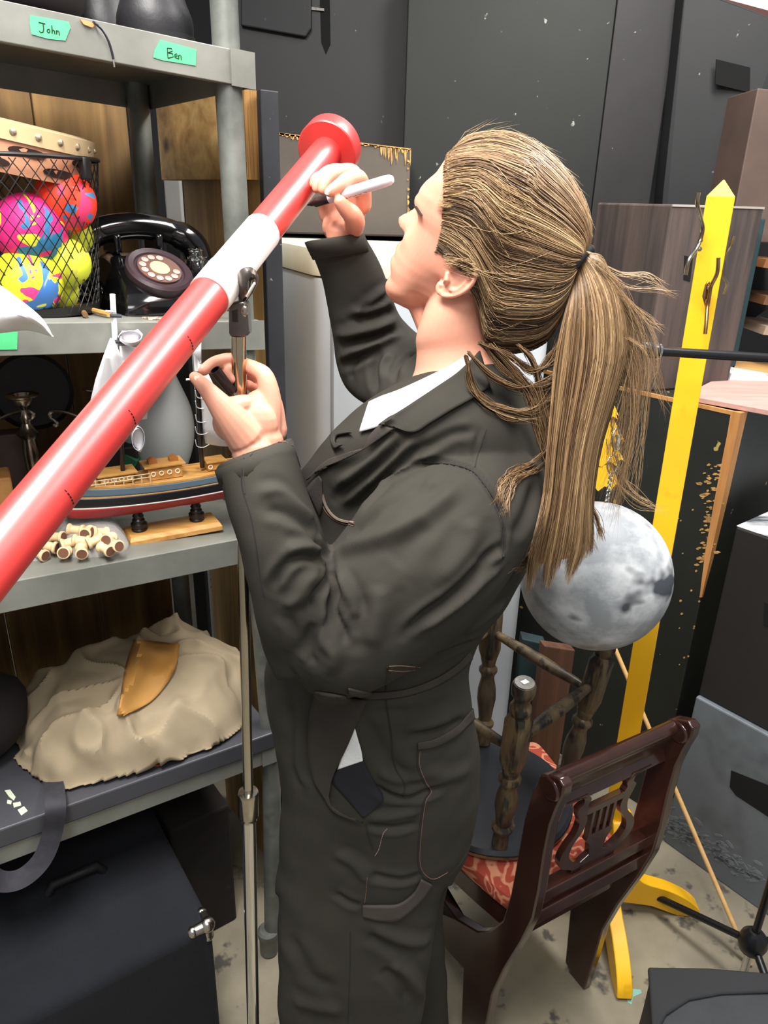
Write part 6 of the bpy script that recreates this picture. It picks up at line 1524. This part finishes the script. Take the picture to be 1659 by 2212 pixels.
# cuff hem stitching
seam(c2([(150, 590), (190, 560), (260, 535), (340, 530), (378, 545)])); seam(c2([(205, 570), (160, 640), (165, 760)]), r=.0006, m=mat('seam_mid', '2b2a26', .9))
# cuff bands
def cuff_band(rows, name='cuff'):
    q = MB(); R = [sect((s[0], s[1]), (s[2], s[3]), s[4], s[5]) for s in rows]; q.rings(R, cap=False); o = q.build(name, cloth, cov); m_ = o.modifiers.new('s', 'SOLIDIFY'); m_.thickness = .003; m_.offset = -1; return o
cuff_band([(658, 524, 787, 504, 1.052, .082), (665, 540, 792, 520, 1.057, .084), (676, 562, 800, 542, 1.062, .087)])
cuff_band([(469, 1013, 631, 953, .812, .109), (473, 1028, 638, 978, .810, .110), (478, 1046, 648, 1010, .806, .112)])
# shoes
for x_, y_ in ((-.05, .77), (.0, .93)):
    q = MB(); R = []
    for s_, w_, h_ in ((-.09, .02, .05), (-.08, .035, .07), (-.03, .038, .085), (.04, .042, .075), (.11, .045, .055), (.15, .036, .04), (.17, .015, .025)):
        c_ = Vector((x_ - .02, y_, 0)) + f_ * s_; n_ = Vector((-f_.y, f_.x, 0)); R.append([c_ + n_ * (w_ * math.cos(a)) + Vector((0, 0, max(0, h_ / 2 + h_ / 2 * math.sin(a)))) for a in [2 * math.pi * k / 18 for k in range(18)]])
    q.rings(R); q.build('shoe', mat('shoe_black', '171717', .5), person)

# ---- hair
hm = bpy.data.materials.new('hair_strands'); hm.use_nodes = True; nt = hm.node_tree; N = nt.nodes; L = nt.links; b_ = N['Principled BSDF']
b_.inputs['Roughness'].default_value = .42; b_.inputs['Specular IOR Level'].default_value = .35
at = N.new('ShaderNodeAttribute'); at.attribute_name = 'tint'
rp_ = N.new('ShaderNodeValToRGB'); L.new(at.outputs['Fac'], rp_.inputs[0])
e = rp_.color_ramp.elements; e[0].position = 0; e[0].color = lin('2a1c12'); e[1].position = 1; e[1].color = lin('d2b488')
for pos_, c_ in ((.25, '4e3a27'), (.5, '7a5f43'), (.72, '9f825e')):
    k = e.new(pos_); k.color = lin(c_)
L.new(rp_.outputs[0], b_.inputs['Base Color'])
class Strands:
    def __init__(s): s.P = []; s.T = []; s.r = []
    def add(s, pts, tint, r=.00032): s.P.append(np.array(pts)); s.T.append(tint); s.r.append(r)
    def build(s, name, parent, m):
        V_ = []; F__ = []; C = []; base = 0
        for P, t, r in zip(s.P, s.T, s.r):
            n = len(P); T_ = np.gradient(P, axis=0); T_ /= np.linalg.norm(T_, axis=1)[:, None] + 1e-12
            vd = P - ORG; vd /= np.linalg.norm(vd, axis=1)[:, None]
            a = np.cross(T_, vd); a /= np.linalg.norm(a, axis=1)[:, None] + 1e-12; b = np.cross(T_, a)
            rr = r * np.minimum(1, np.linspace(1.0, 0, n) * 4 + .15)[:, None]
            ring = np.stack([P + (a * math.cos(q_) + b * math.sin(q_)) * rr for q_ in (0, 2.094, 4.189)], 1).reshape(-1, 3)
            V_.append(ring); C.append(np.repeat(np.clip(t + np.linspace(-.05, .05, n), 0, 1), 3))
            i = np.arange(n - 1)[:, None] * 3 + base; k = np.array([0, 1, 2]); j = np.array([1, 2, 0])
            F__.append(np.stack([i + k, i + j, i + 3 + j, i + 3 + k], -1).reshape(-1, 4)); base += n * 3
        V_ = np.concatenate(V_); F__ = np.concatenate(F__); C = np.concatenate(C)
        me = bpy.data.meshes.new(name); me.vertices.add(len(V_)); me.vertices.foreach_set('co', V_.ravel())
        me.loops.add(len(F__) * 4); me.loops.foreach_set('vertex_index', F__.ravel().astype(np.int32))
        me.polygons.add(len(F__)); me.polygons.foreach_set('loop_start', np.arange(0, len(F__) * 4, 4, dtype=np.int32))
        me.update(calc_edges=True); at_ = me.attributes.new('tint', 'FLOAT', 'POINT'); at_.data.foreach_set('value', C.astype(np.float32))
        return link_mesh(name, me, m, parent)
HC = [(974, 330, 950, 562, .948, .120), (1000, 304, 985, 592, .946, .144), (1050, 291, 1022, 640, .942, .158), (1110, 297, 1048, 744, .932, .164), (1168, 328, 1112, 752, .920, .158), (1222, 382, 1172, 735, .905, .134),
      (1260, 446, 1208, 692, .888, .098), (1273, 498, 1228, 640, .874, .060), (1270, 538, 1234, 604, .866, .034)]
HS_ = spline(HC, 8); HR = []
NH = 96
for s in HS_: HR.append([list(p) for p in sect((s[0], s[1]), (s[2], s[3]), s[4], s[5], 2.15, n=NH)])
HR = np.array(HR)                        # rings x angle x 3
hbv = bv_skin
def onskull(p, lift):
    c = hbv.find_nearest(Vector(p))
    if c[0] is None: return p
    n_ = c[1]; d = (Vector(p) - c[0]).dot(n_)
    if d < lift: return np.array(c[0] + n_ * lift)
    return p
HR2 = HR.copy()
for i in range(len(HR)):
    s = i / (len(HR) - 1)
    for k in range(NH):
        p = HR[i, k]
        if s < .5:
            c = hbv.find_nearest(Vector(p)); n_ = c[1]; d = (Vector(p) - c[0]).dot(n_); tgt = .0012 + s * .02
            if -.012 < d < tgt or (s < .10 and d > 0): p = np.array(c[0] + n_ * tgt)
        HR2[i, k] = p
for _ in range(2):
    A_ = HR2.copy(); A_[1:-1] = (HR2[1:-1] * 2 + HR2[:-2] + HR2[2:]) / 4; A_ = (A_ * 2 + np.roll(A_, 1, 1) + np.roll(A_, -1, 1)) / 4; A_[0] = HR2[0]; HR2 = A_
cap_m = mat('hair_base', '6b4c2e', .6, col2='8a673f', scale=14, stretch=(1, 1, 1))
q = MB(); cen_ = HR2.mean(1, keepdims=True); fk_ = np.clip(np.linspace(.86, 1.5, len(HR2)), .86, .975)[:, None, None]; q.rings([[Vector(p) for p in r] for r in (cen_ + (HR2 - cen_) * fk_)]); hair = q.build('hair', cap_m, person)
# scalp behind and under the shown side is covered by the same rings
def capP(s, th, off):
    i = s * (len(HR2) - 1); i0 = int(min(i, len(HR2) - 2)); f = i - i0; k = (th / (2 * math.pi) * NH) % NH; k0 = int(k) % NH; k1 = (k0 + 1) % NH; g = k - int(k)
    p = (HR2[i0, k0] * (1 - g) + HR2[i0, k1] * g) * (1 - f) + (HR2[i0 + 1, k0] * (1 - g) + HR2[i0 + 1, k1] * g) * f
    c = cen_[i0, 0] * (1 - f) + cen_[i0 + 1, 0] * f; d = p - c; return p + d / (np.linalg.norm(d) + 1e-9) * off
rs = np.random.RandomState(5)
def clump_tint(a, b=0): 
    n1 = noise.noise(Vector((a * 3.0, b, 1.7))); n2 = noise.noise(Vector((a * 14, b * 3, 8.1))); return .50 + n1 * .4 + n2 * .42
ST = Strands()
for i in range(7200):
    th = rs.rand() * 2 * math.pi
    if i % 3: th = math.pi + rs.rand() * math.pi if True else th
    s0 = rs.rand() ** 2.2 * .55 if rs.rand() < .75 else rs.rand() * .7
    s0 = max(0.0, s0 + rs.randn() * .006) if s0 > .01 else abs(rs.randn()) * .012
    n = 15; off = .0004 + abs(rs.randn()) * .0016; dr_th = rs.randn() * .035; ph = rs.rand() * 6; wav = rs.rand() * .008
    tint = clump_tint(th + dr_th * .5, s0) + rs.randn() * .10 - .34 * min(1, s0 * 4 + .1) * max(0, -math.cos(th)) ** 1.5 + .05  # underside strands tinted darker: shade put into the hair colour
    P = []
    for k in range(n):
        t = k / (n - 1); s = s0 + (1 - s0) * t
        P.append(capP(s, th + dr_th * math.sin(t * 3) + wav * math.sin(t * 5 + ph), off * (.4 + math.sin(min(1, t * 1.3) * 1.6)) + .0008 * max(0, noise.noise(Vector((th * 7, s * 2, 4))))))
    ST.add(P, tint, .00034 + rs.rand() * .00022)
# loose strands over the cap and temple
for i in range(170):
    th = math.pi + rs.rand() * math.pi; s0 = rs.rand() * .5; off = .002 + rs.rand() * .004; L_ = .25 + rs.rand() * .4; dth = rs.randn() * .35
    P = [capP(min(.99, s0 + L_ * t), th + dth * t * t, off * math.sin(t * 2.6 + .3)) for t in np.linspace(0, 1, 12)]
    ST.add(P, .7 + rs.rand() * .3, .00022)
for i in range(120):
    th = rs.choice([0, math.pi]) + rs.randn() * .3; s0 = rs.rand() * .8; P0 = capP(s0, th, .001); P1 = capP(min(.99, s0 + .12), th, .004 + rs.rand() * .006); P2 = capP(min(.99, s0 + .24), th + rs.randn() * .1, .006 + rs.rand() * .012)
    ST.add([P0, P0 * .5 + P1 * .5, P1, P1 * .5 + P2 * .5, P2], .6 + rs.rand() * .3, .00014)
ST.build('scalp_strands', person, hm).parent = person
# ponytail
PT = [(1236, 602, 1274, 542, .864, .030), (1226, 650, 1312, 578, .853, .046), (1212, 710, 1346, 640, .846, .056), (1198, 790, 1358, 750, .841, .060), (1190, 880, 1330, 860, .838, .058), (1182, 970, 1300, 960, .836, .054),
      (1176, 1060, 1284, 1050, .835, .050), (1162, 1130, 1280, 1120, .834, .046), (1142, 1200, 1280, 1175, .834, .040), (1135, 1262, 1262, 1235, .834, .030)]
PS = spline(PT, 8)
def ptP(s, a, b):
    i = s * (len(PS) - 1); i0 = int(min(i, len(PS) - 2)); f = i - i0; r = PS[i0] * (1 - f) + PS[i0 + 1] * f
    A_ = np.array(PY(r[0], r[1], r[4])); B_ = np.array(PY(r[2], r[3], r[4])); c = (A_ + B_) / 2; v = np.array(viewdir(c)); return c + (B_ - A_) / 2 * a + v * r[5] / 2 * b
def infront(p, gap=.003):
    r = Vector(p) - Vector(ORG); d = r.length; h = bv_all.ray_cast(Vector(ORG), r.normalized())
    if h[0] is not None and h[3] < d + gap and h[3] > .3: return np.array(Vector(ORG) + r.normalized() * (h[3] - gap))
    return p
q = MB(); Rr = []
for s in np.linspace(0, .93, 22):
    Rr.append([Vector(infront(ptP(s, math.cos(t) * .86 * (1 - .3 * max(0, s - .6)), math.sin(t) * .8), .002)) for t in [2 * math.pi * k / 24 for k in range(24)]])
q.rings(Rr); q.build('ponytail_core', cap_m, hair)
PT_ = Strands()
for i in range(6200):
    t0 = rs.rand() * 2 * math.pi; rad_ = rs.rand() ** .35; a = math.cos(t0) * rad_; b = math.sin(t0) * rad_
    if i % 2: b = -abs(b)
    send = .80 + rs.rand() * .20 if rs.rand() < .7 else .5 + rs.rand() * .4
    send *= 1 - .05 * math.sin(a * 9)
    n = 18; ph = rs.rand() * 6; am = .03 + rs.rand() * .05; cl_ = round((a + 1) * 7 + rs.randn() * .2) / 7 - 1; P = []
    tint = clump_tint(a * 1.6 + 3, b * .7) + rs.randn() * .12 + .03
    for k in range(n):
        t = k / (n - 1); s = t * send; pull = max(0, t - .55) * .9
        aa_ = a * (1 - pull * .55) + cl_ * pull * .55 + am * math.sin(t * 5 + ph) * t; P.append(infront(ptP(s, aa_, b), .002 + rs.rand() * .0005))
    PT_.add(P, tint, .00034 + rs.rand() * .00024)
def px_strand(S, pts, r, tint, jit=3, n=5, Yj=.004):
    pts = [(x + rs.randn() * jit * (.3 + i / len(pts)), y + rs.randn() * jit * (.3 + i / len(pts)), Y) for i, (x, y, Y) in enumerate(pts)]; yo = rs.randn() * Yj
    P = [infront(np.array(PY(s[0], s[1], s[2] + yo)), .003 + rs.rand() * .003) for s in spline(pts, n)]; S.add(P, tint, r)
# flyaways to the right of the ponytail
FW = [[(1275, 560), (1330, 620), (1380, 700), (1395, 790), (1400, 850)], [(1290, 580), (1350, 660), (1390, 760), (1385, 880), (1350, 960)], [(1280, 560), (1340, 590), (1400, 600), (1440, 620)], [(1290, 570), (1350, 620), (1420, 625), (1462, 645)],
      [(1300, 600), (1370, 680), (1410, 760), (1420, 830), (1440, 895)], [(1345, 700), (1385, 800), (1370, 920), (1340, 1040), (1330, 1120)], [(1340, 760), (1372, 860), (1360, 960), (1345, 1080)], [(1320, 900), (1330, 1000), (1370, 1060), (1410, 1090)], [(1310, 950), (1325, 1030), (1380, 1085), (1440, 1100)],
      [(1340, 720), (1400, 770), (1395, 900), (1378, 1010), (1365, 1080)], [(1270, 545), (1300, 560), (1320, 610), (1340, 650)], [(1355, 650), (1405, 690), (1432, 712)], [(1300, 590), (1400, 700), (1420, 790), (1395, 850)]]
for f in FW:
    for k in range(13): px_strand(PT_, [(x, y, .838) for x, y in f], .00016 + rs.rand() * .0001, .45 + rs.rand() * .45, 7)
for k in range(130):
    x0 = 1335 + rs.rand() * 35; y0 = 640 + rs.rand() * 160; px_strand(PT_, [(1270 + rs.rand() * 20, 560 + rs.rand() * 20, .85), (x0 - 15, y0 - 30, .845), (x0 + 12, y0 + 90, .84), (x0 + 8 - rs.rand() * 20, y0 + 220, .838), (x0 - 25 - rs.rand() * 30, y0 + 330 + rs.rand() * 60, .838)], .0002, .4 + rs.rand() * .5, 6)
# locks from the nape sweeping into the tail, and curls on the back
LK = [([(1012, 762), (1060, 812), (1120, 838), (1180, 830), (1215, 800)], 120), ([(1006, 770), (1030, 850), (1090, 885), (1150, 890), (1200, 850)], 110), ([(1040, 740), (1090, 800), (1140, 850), (1165, 930), (1190, 1020)], 120), ([(1060, 745), (1110, 800), (1160, 860), (1180, 960), (1195, 1050)], 110),
      ([(1010, 780), (1015, 830), (1050, 870), (1110, 900), (1165, 905)], 60), ([(1035, 742), (1100, 770), (1150, 800), (1190, 780), (1215, 730)], 90), ([(1190, 960), (1150, 1000), (1110, 1018), (1085, 1045), (1078, 1085)], 46), ([(1195, 980), (1160, 1015), (1120, 1030), (1098, 1062), (1092, 1105)], 34), ([(1120, 745), (1150, 780), (1175, 860), (1190, 940)], 70),
      ([(1180, 1080), (1165, 1150), (1140, 1210), (1115, 1235)], 40), ([(1200, 1100), (1185, 1180), (1178, 1262)], 60), ([(1270, 1080), (1290, 1120), (1300, 1165)], 40), ([(1255, 1100), (1272, 1150), (1278, 1190)], 60)]
for f, cnt in LK:
    for k in range(cnt): px_strand(PT_, [(x, y, .845) for x, y in f], .00026 + rs.rand() * .00016, np.clip(.42 + rs.randn() * .2, .1, .95), 6.5)
for k in range(0): px_strand(PT_, [(985 + rs.rand() * 60, 700 + rs.rand() * 60, .86), (1000 + rs.rand() * 30, 730 + rs.rand() * 30, .85), (1050, 745, .85)], .00014, .35 + rs.rand() * .3, 5)
po = PT_.build('ponytail', person, hm)
# loose wisps above the ear and hairline
W_ = Strands()
for k in range(70):
    x = 955 + rs.rand() * 30; y = 560 + rs.randn() * 12; px_strand(W_, [(x, y, .88), (x + 50, y + 14 + rs.randn() * 6, .87), (x + 130, y + 40 + rs.randn() * 10, .85), (x + 260, y + 30, .84)], .00022, .5 + rs.rand() * .4, 4)
for k in range(90):
    y = 335 + rs.rand() * 120; x = 972 - (y - 335) * .22; px_strand(W_, [(x - rs.rand() * 6, y, .9), (x + 25, y - 4, .89), (x + 80, y + 4, .87)], .00016, .7 + rs.rand() * .3, 3)
W_.build('loose_wisps', person, hm)
# elastic
q = MB(); cE = PY(1246, 571, .860); a_ = PY(1263, 543, .860) - cE; v_ = viewdir(cE)
for dx, rr_ in ((0, .0052), (.004, .0048)):
    P = []
    for k in range(29):
        t = 2 * math.pi * k / 28; P.append(cE + Vector((dx, 0, dx * .5)) + a_ * math.cos(t) * 1.02 + v_ * .019 * math.sin(t) + Vector((.006, 0, .004)) * math.sin(t * 1))
    q.tube(P, rr_, n=12, cap=False)
q.build('hair_elastic', mat('elastic_black', '141416', .85), person)
